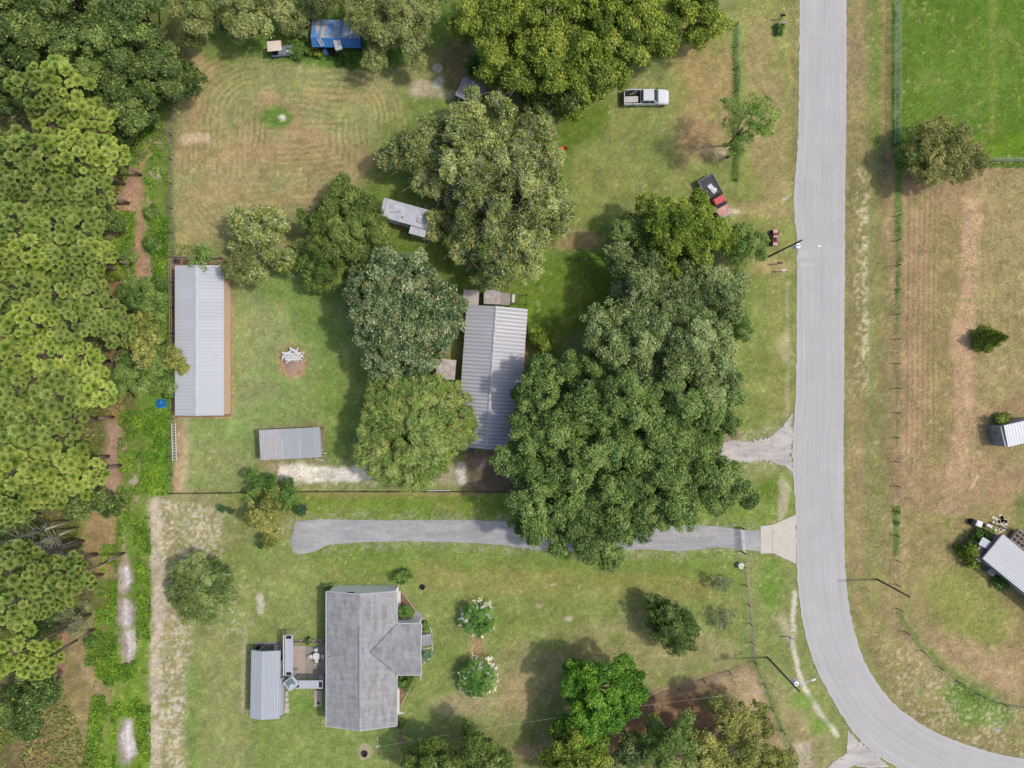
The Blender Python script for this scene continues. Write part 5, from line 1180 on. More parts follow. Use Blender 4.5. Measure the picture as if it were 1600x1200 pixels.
# curved white edging round the front beds and brick edging
def edging(name, pts, w, h, mat, lab):
    P_ = smooth(pts); c = Vector(P_[len(P_) // 2]); x_, y_ = W(*c); t = thing(name, (x_, y_, 0), 0, lab, 'edging'); m = MB()
    for a, b in zip(P_[:-1], P_[1:]):
        ax, ay = W(*a); bx, by = W(*b); d = math.hypot(bx - ax, by - ay)
        if d > .01: m.box((ax + bx) / 2 - x_, (ay + by) / 2 - y_, h / 2, d + w * .3, w, h, math.atan2(by - ay, bx - ax))
    m.build('kerb', mat, t)
m_brick = M('pale_brick', (206, 182, 160), (186, 160, 138), 4, .9)
edging('bed_edging', [(660, 965), (668, 972), (674, 984), (675, 997)], .12, .12, m_trim, 'white curved edging above the front steps')
edging('bed_edging', [(675, 1001), (676, 1015), (672, 1028), (660, 1038)], .12, .12, m_trim, 'white curved edging below the front steps')
edging('bed_edging', [(629, 925), (642, 943), (658, 966)], .14, .1, m_brick, 'pale brick edging of the bed above the front wing')
edging('bed_edging', [(648, 1058), (640, 1076), (626, 1104)], .14, .1, m_brick, 'pale brick edging of the bed below the front wing')
o = MB().box(*W(624.5, 952), .04, .25, 4.6, .1).build('footpath', m_trim); tag(o, kind='structure')
o = MB().box(*W(622.8, 1086), .04, .25, 4.4, .1).build('footpath', m_trim); tag(o, kind='structure')
t = thing('splash_block', (*W(626, 1114), 0), R_(5), 'small white splash block at the shingled house\'s south east corner', 'splash block'); MB().box(0, 0, .05, .8, .3, .1, 0, .9, .7).build('block', m_trim, t)

# --- metal carport
x_, y_ = W(415, 1069, 2.4); t = thing('metal_carport', (x_, y_, 0), R_(-1), 'narrow metal garage with pale ribbed roof left of the shingled house', 'garage')
cr = M_roof('carport_roof', (188, 194, 200), (170, 176, 184), 0, .32, .32, .3, .8)
def vsheet(m, x0, z0, x1, z1, y0, y1, n_): # ribs run along y
    for i in range(n_):
        a, b = i / n_, (i + 1) / n_; xa, xb_ = x0 + (x1 - x0) * a, x0 + (x1 - x0) * b; za, zb_ = z0 + (z1 - z0) * a, z0 + (z1 - z0) * b
        xm = xa + (xb_ - xa) * .7; zm = za + (zb_ - za) * .7
        m.add([(xa, y0, za), (xm, y0, zm), (xm, y1, zm), (xa, y1, za)], [(0, 1, 2, 3)])
        m.add([(xm, y0, zm), ((xm + xb_) / 2, y0, (zm + zb_) / 2 + .035), (xb_, y0, zb_), (xb_, y1, zb_), ((xm + xb_) / 2, y1, (zm + zb_) / 2 + .035), (xm, y1, zm)], [(0, 1, 4, 5), (1, 2, 3, 4)])
m = MB(); vsheet(m, -1.85, 2.3, -.35, 2.75, -4.2, 4.1, 5); vsheet(m, -.35, 2.75, 1.75, 2.35, -4.2, 4.1, 7); vsheet(m, 1.75, 2.35, 2.0, 1.6, -3.9, .6, 1)
ro = m.build('roof', cr, t)
MB().box(-1.82, 0, 1.14, .05, 8.1, 2.28).box(1.72, -.6, 1.15, .05, 6.6, 2.3).box(-.05, -4.12, 1.15, 3.5, .05, 2.3).build('wall', m_metal, t)
MB().box(-.05, 4.02, 2.2, 3.5, .08, .14).box(-.9, 4.02, 1.1, .1, .1, 2.1).box(.8, 4.02, 1.1, .1, .1, 2.1).build('door_frame', m_metal, t)
o = MB().prism([W(*q) for q in ((399, 1003), (442, 1003), (443, 1121), (396, 1121))], -.02, .04).build('pavement', M('garage_slab', (150, 148, 148), (120, 118, 118), 1.5, .9)); tag(o, kind='structure')
t = thing('storage_bin', (*W(403, 1011), .04), 0, 'dark bin just inside the narrow metal garage\'s open end', 'bin'); MB().box(0, 0, .4, .5, .5, .8, 0, 1.1, 1.1).box(0, 0, .84, .6, .6, .06).build('bin', m_black, t)
# --- covered walkway and patio between garage and house
o = MB().prism([W(*q) for q in ((456, 1009), (478, 1009), (478, 1060), (456, 1060))], -.02, .052).build('patio', m_pink); tag(o, kind='structure')
o = MB().prism([W(*q) for q in ((478.4, 1010), (512, 1010), (512, 1060), (478.4, 1060))], -.02, .046).build('patio', m_slab); tag(o, kind='structure')
mwk = M_roof('walkway_roof_metal', (200, 202, 208), (176, 178, 186), 0, .3, .25, .3, .8)
def walk(px, py, w, d, lab, ends):
    x_, y_ = W(px, py, 2.3); t = thing('covered_walkway', (x_, y_, 0), 0, lab, 'walkway roof')
    m = MB(); m.box(0, 0, 2.3, w, d, .07); m.build('roof', mwk, t, .01)
    for a in (-1, 1):
        for b in (-1, 1): MB().box(a * (w / 2 - .08), b * (d / 2 - .08), 1.12, .09, .09, 2.24).build('post', m_trim, t)
    if w < d: MB().box(-w / 2 - .16, 0, 2.27, .12, d, .1).build('gutter', m_trim, t)
    for s in (-1, 1):
        (MB().box(0, s * (d / 2 - .28), 2.352, w * .62, .38, .03) if w < d else MB().box(s * (w / 2 - .24), 0, 2.352, .4, d * .7, .03)).build('skylight', m_dark, t)
walk(451.5, 1024, 1.0, 5.0, 'long white walkway roof beside the narrow metal garage', 1)
walk(483, 1069.5, 3.3, 1.0, 'white walkway roof leading to the shingled house\'s back', 1)
x_, y_ = W(455, 1068, 2.45); t = thing('corner_canopy', (x_, y_, 0), R_(38), 'tilted square canopy with greenish panel where the two walkway roofs meet', 'canopy')
MB().box(0, 0, 2.42, 1.5, 1.35, .08).build('roof', M('canopy_grey', (202, 204, 210), (184, 186, 192), 2, .6), t, .01); MB().box(-.05, .1, 2.49, 1.0, .85, .05).build('panel', M('green_grey_panel', (124, 138, 136), (108, 122, 120), 2, .5), t); MB().box(-.1, -.25, 2.535, .55, .4, .04).build('skylight', M('pale_aqua_panel', (196, 220, 222), (180, 206, 208), 2, .4), t)
for a in (-.6, .6):
    for b in (-.5, .5): MB().box(a, b, 1.19, .08, .08, 2.38).build('post', m_trim, t)
x_, y_ = W(504, 1066, 2.2); t = thing('door_awning', (x_, y_, 0), 0, 'dark grey awning over the shingled house\'s back door', 'awning'); MB().box(0, 0, 2.1, .8, 1.7, .08, pitch=.12).build('panel', M('awning_dark', (84, 84, 92), (66, 66, 74), 3, .6), t); [MB().box(-.3, s_, 1.04, .06, .06, 2.06).build('post', m_trim, t) for s_ in (.75, -.75)]
t = thing('planter_box', (*W(487, 1004), 0), 0, 'brown planting bed with white stones above the patio', 'planter')
MB().box(0, 0, .12, 4.4, .08, .24).box(0, 1.0 - .6, .1, 4.4, .06, .2).build('edge', m_wood, t); MB().box(0, .2, .05, 4.3, .34, .1).build('soil', m_mulch, t)
m = MB(); g = random.Random(2)
for i in range(16): q = g.uniform(.08, .16); m.box(g.uniform(-2, 2), g.uniform(.1, .34), .14, q, q, .12, g.uniform(0, 3), .6, .6)
m.build('stones', m_trim, t, .02)
for i, (px, py, rz) in enumerate(((446.5, 1084, 5), (447, 1093, -4), (447.5, 1102, 3), (448, 1110, -6))):
    o = MB().box(0, 0, .035, .62, .6, .07).build('paving_slab', M('cream_paver', (218, 206, 190), (194, 182, 166), 3, .9), None, .01); o.location = (*W(px, py), 0); o.rotation_euler.z = R_(rz)
    tag(o, ['paving slab nearest the canopy in the path beside the metal garage', 'second paving slab from the canopy beside the metal garage', 'third paving slab from the canopy beside the metal garage', 'farthest paving slab from the canopy beside the metal garage'][i], 'paving slab', 'slabs beside the garage')
t = thing('brick_step', (*W(497, 1091), 0), 0, 'pinkish brick step pad south of the white walkway roof', 'step'); MB().box(0, 0, .06, 1.0, 2.0, .12).build('pad', m_pink, t, .01); MB().lathe([(.1, .12), (.13, .34), (.11, .34), (.03, .3)], .1, -.5, 10).build('pot', m_black, t)
# garden table and four chairs
tx, ty = W(497, 1022); t = thing('garden_table', (tx, ty, .05), 0, 'round white metal table on the grey patio slab', 'table')
MB().lathe([(.46, .70), (.46, .73), (.02, .735)], 0, 0, 24).build('tabletop', m_wht, t); MB().lathe([(.2, 0), (.04, .05), (.035, .7)], 0, 0, 12).build('leg', m_wht, t)
cl = ('white patio chair above the round table', 'white patio chair left of the round table', 'white patio chair below the round table', 'white patio chair nearest the house wall')
proto_c = None
for i, a in enumerate((100, 190, 265, 350)):
    lx, ly = tx + .72 * math.cos(R_(a)), ty + .72 * math.sin(R_(a))
    if proto_c is None:
        proto_c = thing('patio_chair', (0, 0, .05)); c = proto_c
        MB().box(0, 0, .44, .44, .44, .04).build('seat', m_wht, c, .01); b = MB()
        for k in range(5): b.box(-.18 + k * .09, .22, .68, .03, .03, .46)
        b.box(0, .22, .92, .46, .04, .05); b.build('backrest', m_wht, c)
        for sx in (-.19, .19):
            for sy in (-.19, .19): MB().box(sx, sy, .21, .035, .035, .42).build('leg', m_wht, c)
    else: c = copy_tree(proto_c)
    c.location = (lx, ly, .05); c.rotation_euler.z = R_(a - 90); tag(c, cl[i], 'chair', 'chairs round the patio table')

# --- travel trailer
x_, y_ = W(638, 335, 2.8); t = thing('travel_trailer', (x_, y_, 0), R_(-15.5), 'grey white travel trailer with slide-out under the mossy oaks', 'trailer')
mtr = M('dirty_trailer_roof', (222, 223, 228), (180, 182, 190), 1.3, .6); mtw = M('trailer_wall', (204, 204, 206), (180, 180, 184), 1.5, .5)
m = MB(); m.add([(-3.5, -1.2, .5), (3.5, -1.2, .5), (3.5, 1.2, .5), (-3.5, 1.2, .5), (-3.35, -1.17, 2.78), (3.3, -1.17, 2.78), (3.3, 1.17, 2.78), (-3.35, 1.17, 2.78)], [(3, 2, 1, 0), (4, 5, 6, 7), (0, 1, 5, 4), (1, 2, 6, 5), (2, 3, 7, 6), (3, 0, 4, 7)]); m.build('body', mtw, t, .06)
MB().box(0, 0, 2.82, 6.7, 2.34, .06).build('roof', mtr, t, .02); MB().box(-2.95, 0, 2.86, .06, 2.3, .02).build('seam', M('roof_seam', (140, 144, 158)), t)
MB().box(1.55, -.35, 2.93, .75, .62, .16, 0, .9, .9).build('roof_unit', mtw, t, .02); MB().box(-.6, -.55, 2.88, .14, .2, .06).build('vent', m_black, t); MB().tube((-2.4, -.4, 2.87), (-1.0, .05, 2.87), .035).build('aerial', M('aerial_grey', (120, 122, 130)), t)
MB().box(1.6, -1.65, 1.6, 1.9, .9, 1.9).box(1.6, -1.64, 2.58, 2.0, 1.0, .06).build('slide_out', mtr, t, .01); MB().box(1.6, -2.11, 1.9, 1.3, .03, .6).build('window', m_glass, t)
window(t, -1.6, -1.2, 1.8, 1.2, .7, ny=-1); window(t, -1.0, 1.2, 1.8, 1.2, .7, ny=1); door(t, -.2, -1.2, ny=-1, w=.7, h=1.8, mat=mtw)
for sx in (-.6, .5):
    for sy in (-1.05, 1.05): o = MB().tube((sx, sy - .1, .35), (sx, sy + .1, .35), .35, n=18).build('wheel', m_black, t)
MB().tube((3.4, .4, .5), (4.5, 0, .5), .05).tube((3.4, -.4, .5), (4.5, 0, .5), .05).tube((4.4, 0, 0), (4.4, 0, .5), .04).build('hitch', m_black, t)

# --- blue shed
x_, y_ = W(525, 52, 2.6); t = thing('blue_shed', (x_, y_, 0), R_(-1), 'blue metal shed with rust streaked roof half hidden by trees', 'shed')
bb = M_roof('blue_roof', (108, 160, 212), (76, 128, 188), 0, .3, .45, .8, .9, rust=(214, 200, 172)); bd = M_roof('deep_blue_roof', (66, 132, 196), (50, 108, 172), 0, .3, .35, .6, .8)
gbw = MB().box(0, .4, 1.15, 5.5, 2.2, 2.3); gbw.build('wall', M('blue_wall', (52, 104, 164), (40, 88, 146), 1.5, .6), t)
MB().corr((2.95, 1.7, 2.5), (-2.95, 1.7, 2.5), (2.95, -.75, 2.95), (-2.95, -.75, 2.95), .3, .03).build('roof', bb, t)
MB().corr((-2.9, -1.62, 2.4), (3.05, -1.62, 2.4), (-2.95, -.75, 2.95), (2.95, -.75, 2.95), .3, .03).build('lean_to', bd, t)
door(t, -.5, -.7, ny=-1, w=1.0, h=1.9, mat=bd)
t = thing('chest_freezer', (*W(528, 70.5, 2.7), 2.42), R_(14), 'white lidded freezer tipped onto the blue shed\'s lower roof edge', 'freezer')
MB().box(0, 0, .26, .85, 1.15, .46, pitch=0).build('case', m_wht, t, .04); MB().box(0, 0, .51, .66, .95, .03).build('lid', M('pale_grey_lid', (200, 200, 204), (182, 182, 188), 3, .5), t)
t = thing('storage_box', (*W(517, 79, .8), 0), R_(2), 'dark box standing between the pale blue barrel and the white freezer', 'box')
MB().box(0, 0, .36, .5, .5, .72).build('case', m_dark, t, .03); MB().box(0, 0, .75, .54, .54, .06).build('lid', m_black, t)
t = thing('barrel', (*W(507.5, 79, .9), 0), 0, 'pale blue barrel in front of the blue shed', 'barrel'); MB().lathe([(.27, 0), (.3, .25), (.3, .6), (.27, .86), (.24, .86), (.02, .83)], 0, 0, 20).build('drum', M('pale_blue_plastic', (150, 190, 236), (126, 170, 222), 3, .5), t, smooth=True)
a_ = Vector((*W(497.5, 60.5, 3.0), 3.02)); b_ = Vector((*W(505, 72.5, 2.5), 2.52)); t = thing('ladder', tuple(b_), 0, 'short white ladder lying on the blue shed\'s lower roof', 'ladder')
d_ = a_ - b_; s_ = Vector((-d_.y, d_.x, 0)).normalized() * .17; m = MB()
for k_ in (-1, 1): m.tube(s_ * k_ + Vector((0, 0, .05)), d_ + s_ * k_ + Vector((0, 0, .05)), .035)
m.build('rails', m_wht, t); m = MB()
for i in range(5): m.tube(d_ * ((i + .5) / 5) + s_ + Vector((0, 0, .05)), d_ * ((i + .5) / 5) - s_ + Vector((0, 0, .05)), .025)
m.build('rungs', m_wht, t)
# --- dark tin roof between the groves
x_, y_ = W(735, 143, 2.4); t = thing('tin_hut', (x_, y_, 0), R_(-27), 'small hut with dark purplish ribbed tin roof beneath the camphor trees', 'hut')
MB().box(0, 0, 1.1, 2.6, 2.0, 2.2).build('wall', m_woodd, t); MB().corr((-1.5, -1.2, 2.3), (1.5, -1.2, 2.3), (-1.5, 1.2, 2.6), (1.5, 1.2, 2.6), .3, .03).build('roof', M_roof('purplish_tin', (176, 166, 174), (140, 130, 138), 0, .3, .4, .6, 1), t)
t = thing('rock_pile', (*W(713, 147), 0), 0, 'small pale round stump next to the dark tin hut', 'stump'); MB().lathe([(.22, 0), (.24, .25), (.02, .27)], 0, 0, 12).build('stump', m_brick, t); 
# --- car under the grove
x_, y_ = W(862, 148, 1.2)

# --- golf cart
x_, y_ = W(434, 74, 1.6); t = thing('golf_cart', (x_, y_, 0), R_(5), 'utility cart with cream roof parked by the blue shed', 'cart')
mcr = M('cream_roof', (246, 232, 212), (234, 218, 196), 1.6, .6)
MB().box(-.35, .1, 1.83, 1.75, 1.25, .07).build('roof', mcr, t, .03); MB().box(.1, 0, .5, 2.5, 1.2, .35).box(1.2, 0, .75, .8, 1.1, .3, 0, .8, .9).build('body', M('cart_grey', (150, 156, 166), (116, 120, 132), 2, .5), t, .04)
MB().box(-.5, 0, .85, .5, 1.1, .14).build('seat', m_black, t, .02); MB().box(-.78, 0, 1.1, .1, 1.1, .45).build('backrest', m_black, t, .02)
for a in (-1.1, .4):
    for b in (-.5, .6): MB().tube((a, b, .6), (a, b, 1.82), .025).build('pillar', m_black, t)
MB().tube((.25, .3, .7), (.05, .3, 1.1), .02).build('steering_column', m_black, t)
for a in (-.9, 1.1):
    for b in (-.6, .6): o = MB().tube((a, b - .09, .26), (a, b + .09, .26), .26, n=16).build('wheel', m_black, t); MB().tube((a, b + (.1 if b > 0 else -.1), .26), (a, b + (.105 if b > 0 else -.105), .26), .13, n=12).build('rim', m_wht, o)
MB().box(1.1, -.25, .93, .5, .3, .05).build('cargo', m_wht, t)

# ------------------------------------------------------------------ PICKUPS
def loft(m, secs):
    """body from cross sections: list of (x, half width, z low, z high, half width at top)"""
    vs = []
    for x, w, z0, z1, wt in secs: vs += [(x, -w, z0), (x, w, z0), (x, w * 1.0, z0 + (z1 - z0) * .72), (x, wt, z1), (x, -wt, z1), (x, -w, z0 + (z1 - z0) * .72)]
    k = 6; fs = [tuple(range(k - 1, -1, -1)), tuple((len(secs) - 1) * k + i for i in range(k))]
    for j in range(len(secs) - 1):
        for i in range(k): fs.append((j * k + i, j * k + (i + 1) % k, (j + 1) * k + (i + 1) % k, (j + 1) * k + i))
    return m.add(vs, fs)
def wheels(t, xs, y, r=.37):
    for a in xs:
        for s in (-1, 1):
            o = MB().tube((a, s * y - .12, r), (a, s * y + .12, r), r, n=20).build('wheel', m_black, t); MB().tube((a, s * (y + .121), r), (a, s * (y + .13), r), r * .6, n=14).build('rim', m_metal, o)
mpw = M('white_car_paint', (232, 234, 236), (224, 226, 230), 1, .3, 0, 0, .5)
x_, y_ = W(1010.5, 150.5, 1.1); t = thing('pickup_truck', (x_, y_, 0), R_(.5), 'white double cab pickup parked by the camphor grove', 'pickup')
# hood and cab base
b = MB(); loft(b, [(.1, .92, .42, 1.0, .9), (1.25, .93, .42, 1.02, .88), (1.5, .94, .42, 1.12, .84), (2.3, .93, .42, 1.04, .82), (2.65, .88, .44, .92, .74), (2.78, .78, .5, .8, .68)])
loft(b, [(-.7, .92, .42, 1.0, .9), (.1, .92, .42, 1.0, .9)])
b.build('body', mpw, t, .03)
b = MB(); b.add([(-.62, -.86, 1.0), (1.42, -.86, 1.0), (1.42, .86, 1.0), (-.62, .86, 1.0), (-.5, -.7, 1.62), (.82, -.7, 1.62), (.82, .7, 1.62), (-.5, .7, 1.62)], [(3, 2, 1, 0), (4, 5, 6, 7), (0, 1, 5, 4), (1, 2, 6, 5), (2, 3, 7, 6), (3, 0, 4, 7)]); b.build('cab', mpw, t, .05)
MB().add([(.86, -.66, 1.612), (1.40, -.8, 1.08), (1.40, .8, 1.08), (.86, .66, 1.612)], [(0, 1, 2, 3)]).add([(.84, -.66, 1.60), (1.38, -.8, 1.06), (1.38, .8, 1.06), (.84, .66, 1.60)], [(3, 2, 1, 0)]).build('windshield', m_glass, t)
bpy.data.objects[-1] if False else None
for s in (-1, 1):
    for (a0, a1, c0, c1) in ((-.48, .28, -.42, .26), (.36, 1.1, .34, .72)):
        MB().add([(a0, s * .862, 1.08), (a1, s * .862, 1.08), (c1, s * .728, 1.55), (c0, s * .728, 1.55), (a0, s * .842, 1.08), (a1, s * .842, 1.08), (c1, s * .708, 1.55), (c0, s * .708, 1.55)], [(0, 1, 2, 3), (7, 6, 5, 4), (0, 4, 5, 1), (1, 5, 6, 2), (2, 6, 7, 3), (3, 7, 4, 0)]).build('side_window', m_glass, t)
    MB().box(1.25, s * .99, 1.1, .14, .14, .16).build('mirror', m_black, t, .02)
    MB().box(2.7, s * .68, .76, .14, .26, .16).build('headlight', m_metal, t, .01); MB().box(-2.78, s * .84, .85, .05, .12, .28).build('taillight', M('red_lens', (170, 40, 36)), t)
MB().add([(-.64, -.75, 1.08), (-.64, .75, 1.08), (-.55, .66, 1.5), (-.55, -.66, 1.5)], [(0, 1, 2, 3)]).build('rear_window', m_glass, t)
MB().box(-1.75, .89, .75, 2.05, .1, .62).box(-1.75, -.89, .75, 2.05, .1, .62).box(-2.74, 0, .75, .08, 1.68, .6).box(-.76, 0, .75, .06, 1.68, .6).build('bed', mpw, t, .01)
MB().box(-1.75, 0, .52, 1.9, 1.66, .08).build('bed_floor', m_black, t)
MB().box(2.82, 0, .5, .12, 1.6, .2).box(-2.85, 0, .48, .12, 1.7, .18).build('bumper', m_metal, t, .02); wheels(t, (-1.75, 1.95), .84)
bx, by = x_, y_
tt_ = thing('plywood_sheet', (bx - 1.9, by - .35, .6), R_(1), 'pale sheet of plywood lying in the white pickup\'s bed', 'plywood'); MB().box(0, 0, .42, 1.7, .75, .04).box(-.2, .05, .2, 1.2, .6, .38).build('sheet', M('pale_plywood', (222, 216, 208), (196, 190, 184), 3, .8), tt_)
tt_ = thing('lumber', (bx - 1.6, by + .45, .6), R_(8), 'dark boards and tools heaped in the white pickup\'s bed', 'boards')
for q in ((0, 0, .1, 1.1, .1, .1), (.1, .14, .2, 1.2, .06, .35), (-.1, -.1, .16, .8, .07, -.3)): MB().box(q[0], q[1], q[2], q[3], q[4], .06, q[5]).build('board', m_woodd if q[2] < .2 else m_wood, tt_)
# red flatbed
mrd = M('faded_red_paint', (222, 84, 84), (200, 58, 62), 1.2, .4, 0, .05, .4); mrr = M('peeling_red_hood', (206, 120, 108), (216, 196, 190), 2.4, .7)
x_, y_ = W(1118, 307, 1.0); t = thing('pickup_truck', (x_, y_, 0), R_(-61), 'faded red pickup with black flatbed beside the yellow green tree', 'pickup')
MB().box(-1.25, 0, .95, 2.75, 2.0, .1).build('bed', M('black_steel', (74, 72, 78), (56, 54, 60), 3, .6), t, .01); MB().box(-1.25, -1.0, 1.04, 2.8, .1, .14).box(-1.25, 1.0, 1.04, 2.8, .1, .14).box(-2.66, 0, 1.04, .1, 1.9, .14).build('side_rail', M('grey_steel', (132, 134, 142), (110, 112, 120), 3, .5), t)
MB().box(.08, 0, 1.3, .07, 1.7, .55).build('headache_rack', m_black, t)
b = MB(); loft(b, [(.15, .82, .45, 1.05, .8), (1.3, .84, .45, 1.06, .8)]); b.build('body', mrd, t, .03)
MB().add([(.18, -.8, 1.05), (1.5, -.8, 1.05), (1.5, .8, 1.05), (.18, .8, 1.05), (.25, -.66, 1.62), (1.02, -.66, 1.62), (1.02, .66, 1.62), (.25, .66, 1.62)], [(3, 2, 1, 0), (4, 5, 6, 7), (0, 1, 5, 4), (1, 2, 6, 5), (2, 3, 7, 6), (3, 0, 4, 7)]).build('cab', mrd, t, .05)
MB().add([(1.06, -.6, 1.615), (1.5, -.74, 1.1), (1.5, .74, 1.1), (1.06, .6, 1.615)], [(0, 1, 2, 3)]).build('windshield', m_glass, t)
for s in (-1, 1):
    MB().add([(.4, s * .8, 1.12), (1.3, s * .8, 1.12), (1.0, s * .685, 1.56), (.45, s * .685, 1.56)], [(0, 1, 2, 3)]).build('side_window', m_glass, t); MB().box(1.3, s * .92, 1.1, .1, .14, .14).build('mirror', m_black, t, .01); MB().box(2.68, s * .55, .78, .06, .24, .18).build('headlight', m_metal, t)
b = MB(); loft(b, [(1.32, .84, .45, 1.06, .78), (2.4, .82, .45, .98, .74), (2.66, .76, .48, .9, .7)]); b.build('hood', mrr, t, .03)
MB().box(2.72, 0, .5, .1, 1.6, .18).build('bumper', m_metal, t); wheels(t, (-1.6, 1.85), .78)
tt_ = thing('scrap_sheet', (x_ - 1.0 * math.cos(R_(61)) * 1.15 + .12, y_ + 1.0 * math.sin(R_(61)) * 1.1, 1.01), R_(-50), 'crumpled white sheet lying on the black flatbed', 'sheet'); MB().box(0, 0, .05, 1.3, .62, .09, 0, .8, .9).box(.2, .1, .12, .7, .5, .08, .4, .7, .8).build('sheet', m_wht, tt_, .02)
# small red quad bike
x_, y_ = W(1211, 371, .6); t = thing('quad_bike', (x_, y_, 0), R_(90), 'small faded red quad bike on the verge beside the utility pole', 'quad bike')
b = MB(); loft(b, [(-.95, .3, .3, .62, .26), (-.5, .34, .3, .7, .3), (.1, .26, .32, .74, .2), (.6, .32, .3, .72, .26), (.98, .26, .34, .6, .2)]); b.build('body', M('dull_red', (176, 84, 88), (150, 62, 66), 3, .5), t, .03)
MB().box(-.25, 0, .78, .62, .3, .1).build('seat', M('dark_seat', (66, 56, 66)), t, .03); [MB().box(x__, 0, .75, .36, .58, .05).build('rack', M('pink_rack', (226, 190, 180), (200, 160, 150), 3, .6), t) for x__ in (-.85, .75)]; MB().tube((.3, -.36, .98), (.3, .36, .98), .03).tube((.35, 0, .7), (.3, 0, .98), .03).build('handlebar', m_black, t); MB().box(.06, 0, .8, .22, .5, .06).build('tank', M('pale_pink', (232, 206, 196)), t, .02)
wheels(t, (-.72, .72), .36, .26)

# ------------------------------------------------------------------ RIGHT EDGE: house, shed, extras
x_, y_ = W(1632, 920, 2.8); t = thing('mobile_home', (x_, y_, 0), R_(-39.5), 'home with bright ribbed metal roof cut by the photo\'s right edge', 'house')
a0 = W(1567, 834, 2.8); a1 = W(1536, 873, 2.8)
wd = math.hypot(a0[0] - a1[0], a0[1] - a1[1]); rot = R_(-39.5); mx, my = (a0[0] + a1[0]) / 2, (a0[1] + a1[1]) / 2
cx_, cy_ = mx + 6.5 * math.cos(rot), my + 6.5 * math.sin(rot); t.location = (cx_, cy_, 0); hw = wd / 2
MB().box(0, 0, 1.3, 12.6, wd - .4, 2.6).build('wall', mw_grey, t)
m = MB(); k = 13
mrf = M_roof('white_ribbed_roof', (212, 214, 219), (184, 186, 194), 1, wd / 13, .6, .5, .8)
for i in range(k):
    y0_, y1_ = -hw + wd * i / k, -hw + wd * (i + 1) / k
    m.box(0, (y0_ + y1_) / 2, 2.72, 13, y1_ - y0_, .05); m.box(0, y1_ - .05, 2.76, 13, .07, .05)
m.build('roof', mrf, t); MB().box(-6.55, 0, 2.66, .16, wd + .05, .22).build('fascia', M('purple_brown_fascia', (96, 72, 88), (80, 60, 72), 3, .6), t)
window(t, -3, -wd / 2 + .2, 1.5, 1.2, 1.0, ny=-1); window(t, 2, -wd / 2 + .2, 1.5, 1.2, 1.0, ny=-1); window(t, -6.3, .6, 1.5, .9, .9, nx=-1); door(t, -4.5, hw - .2, ny=1)
for i, (px, py, w, d, h, lab, mt) in enumerate(((1530.5, 818.5, .8, .7, .9, 'white cooling unit at the top left of the right edge home', m_wht), (1522, 816, .5, .6, .8, 'dark grey cabinet beside the white cooling unit', m_dark), (1546, 822, .75, .35, .6, 'pale grey box on the pipe between cooling unit and stones', m_metal), (1550, 894, 1.0, .7, .8, 'grey box under the right edge home\'s lower wall', m_metal))):
    t = thing('utility_box', (*W(px, py, h), 0), R_(-22 if i < 3 else -38), lab, 'utility box'); MB().box(0, 0, h / 2, w, d, h).build('case', mt, t, .03); MB().box(0, 0, h + .015, w * .7, d * .7, .03).build('lid', mt, t)
t = thing('gas_pipe', (*W(1563, 823), 0), R_(-22), 'dark pipe running from the utility boxes past the pale stones', 'pipe'); MB().tube((-1.6, 0, .35), (1.4, 0, .35), .05).tube((-1.6, 0, 0), (-1.6, 0, .35), .04).tube((1.4, 0, 0), (1.4, 0, .35), .04).build('pipe', m_black, t)
porch(1531, 865, 1.35, 1.7, -39, M('taupe_panel', (158, 148, 144), (140, 132, 128), 2, .7), 'taupe side porch roof left of the right edge home', 2.0)
porch(1540.5, 849.5, 1.5, 1.05, -30, M('silver_awning', (206, 208, 214), (184, 186, 192), 2, .5), 'silver awning above the taupe side porch', 2.3)
g = random.Random(8); n_s = 0
for i in range(26):
    a = g.uniform(0, 6.28); q = math.sqrt(g.random()); px, py = 1561 + 13 * q * math.cos(a), 818 + 14 * q * math.sin(a)
    o = MB().prism([(.26 * g.uniform(.7, 1.1) * math.cos(u), .24 * g.uniform(.7, 1.1) * math.sin(u)) for u in (0, 1.1, 2.2, 3.2, 4.3, 5.3)], .0, .06).build('stepping_stone', M('cream_stone', (226, 214, 192), (204, 190, 168), 3, .9)); o.location = (*W(px, py), .02)
    tag(o, 'cream flat stone in the small patch beside the right edge home', 'stone', 'flat stones beside the right edge home')
t = thing('deck_frame', (*W(1590, 842), 0), R_(-38), 'open timber deck frame behind the right edge home', 'deck'); m = MB()
for i in range(4): m.box(0, -.8 + i * .55, 1.0, 2.6, .1, .1)
for i in range(5): m.box(-1.2 + i * .6, 0, .93, .08, 2.0, .06)
m.build('joists', m_wood, t); MB().box(0, 0, .45, 2.4, 1.7, .05).build('boards', m_woodd, t)
# white shed at the right edge
x_, y_ = W(1592, 677, 2.4); t = thing('white_shed', (x_, y_, 0), R_(13), 'white topped shed with grey wall cut by the photo\'s right edge', 'shed')
MB().box(.4, 0, 1.1, 4.6, 2.55, 2.2).build('wall', mw_grey, t); MB().corr((-1.6, -1.35, 2.32), (2.9, -1.35, 2.32), (-1.6, 1.35, 2.45), (2.9, 1.35, 2.45), .35, .02).build('roof', M_roof('white_shed_roof', (226, 228, 232), (206, 208, 214), 0, .35, .15, .3, .7), t); door(t, -1.9, 0, nx=-1, w=.8, h=1.7, mat=mw_grey); window(t, .6, -1.28, 1.4, .8, .7, ny=-1)
t = thing('garden_chair', (*W(1573, 649, .5), 0), R_(-30), 'rusty red metal chair in the vines above the white shed', 'chair')
MB().box(0, 0, .4, .5, .5, .04).build('seat', M('rusty_red', (150, 76, 62), (120, 60, 50), 4, .8), t); MB().box(0, .26, .66, .5, .04, .5).build('backrest', M('rusty_red', (0, 0, 0)), t)
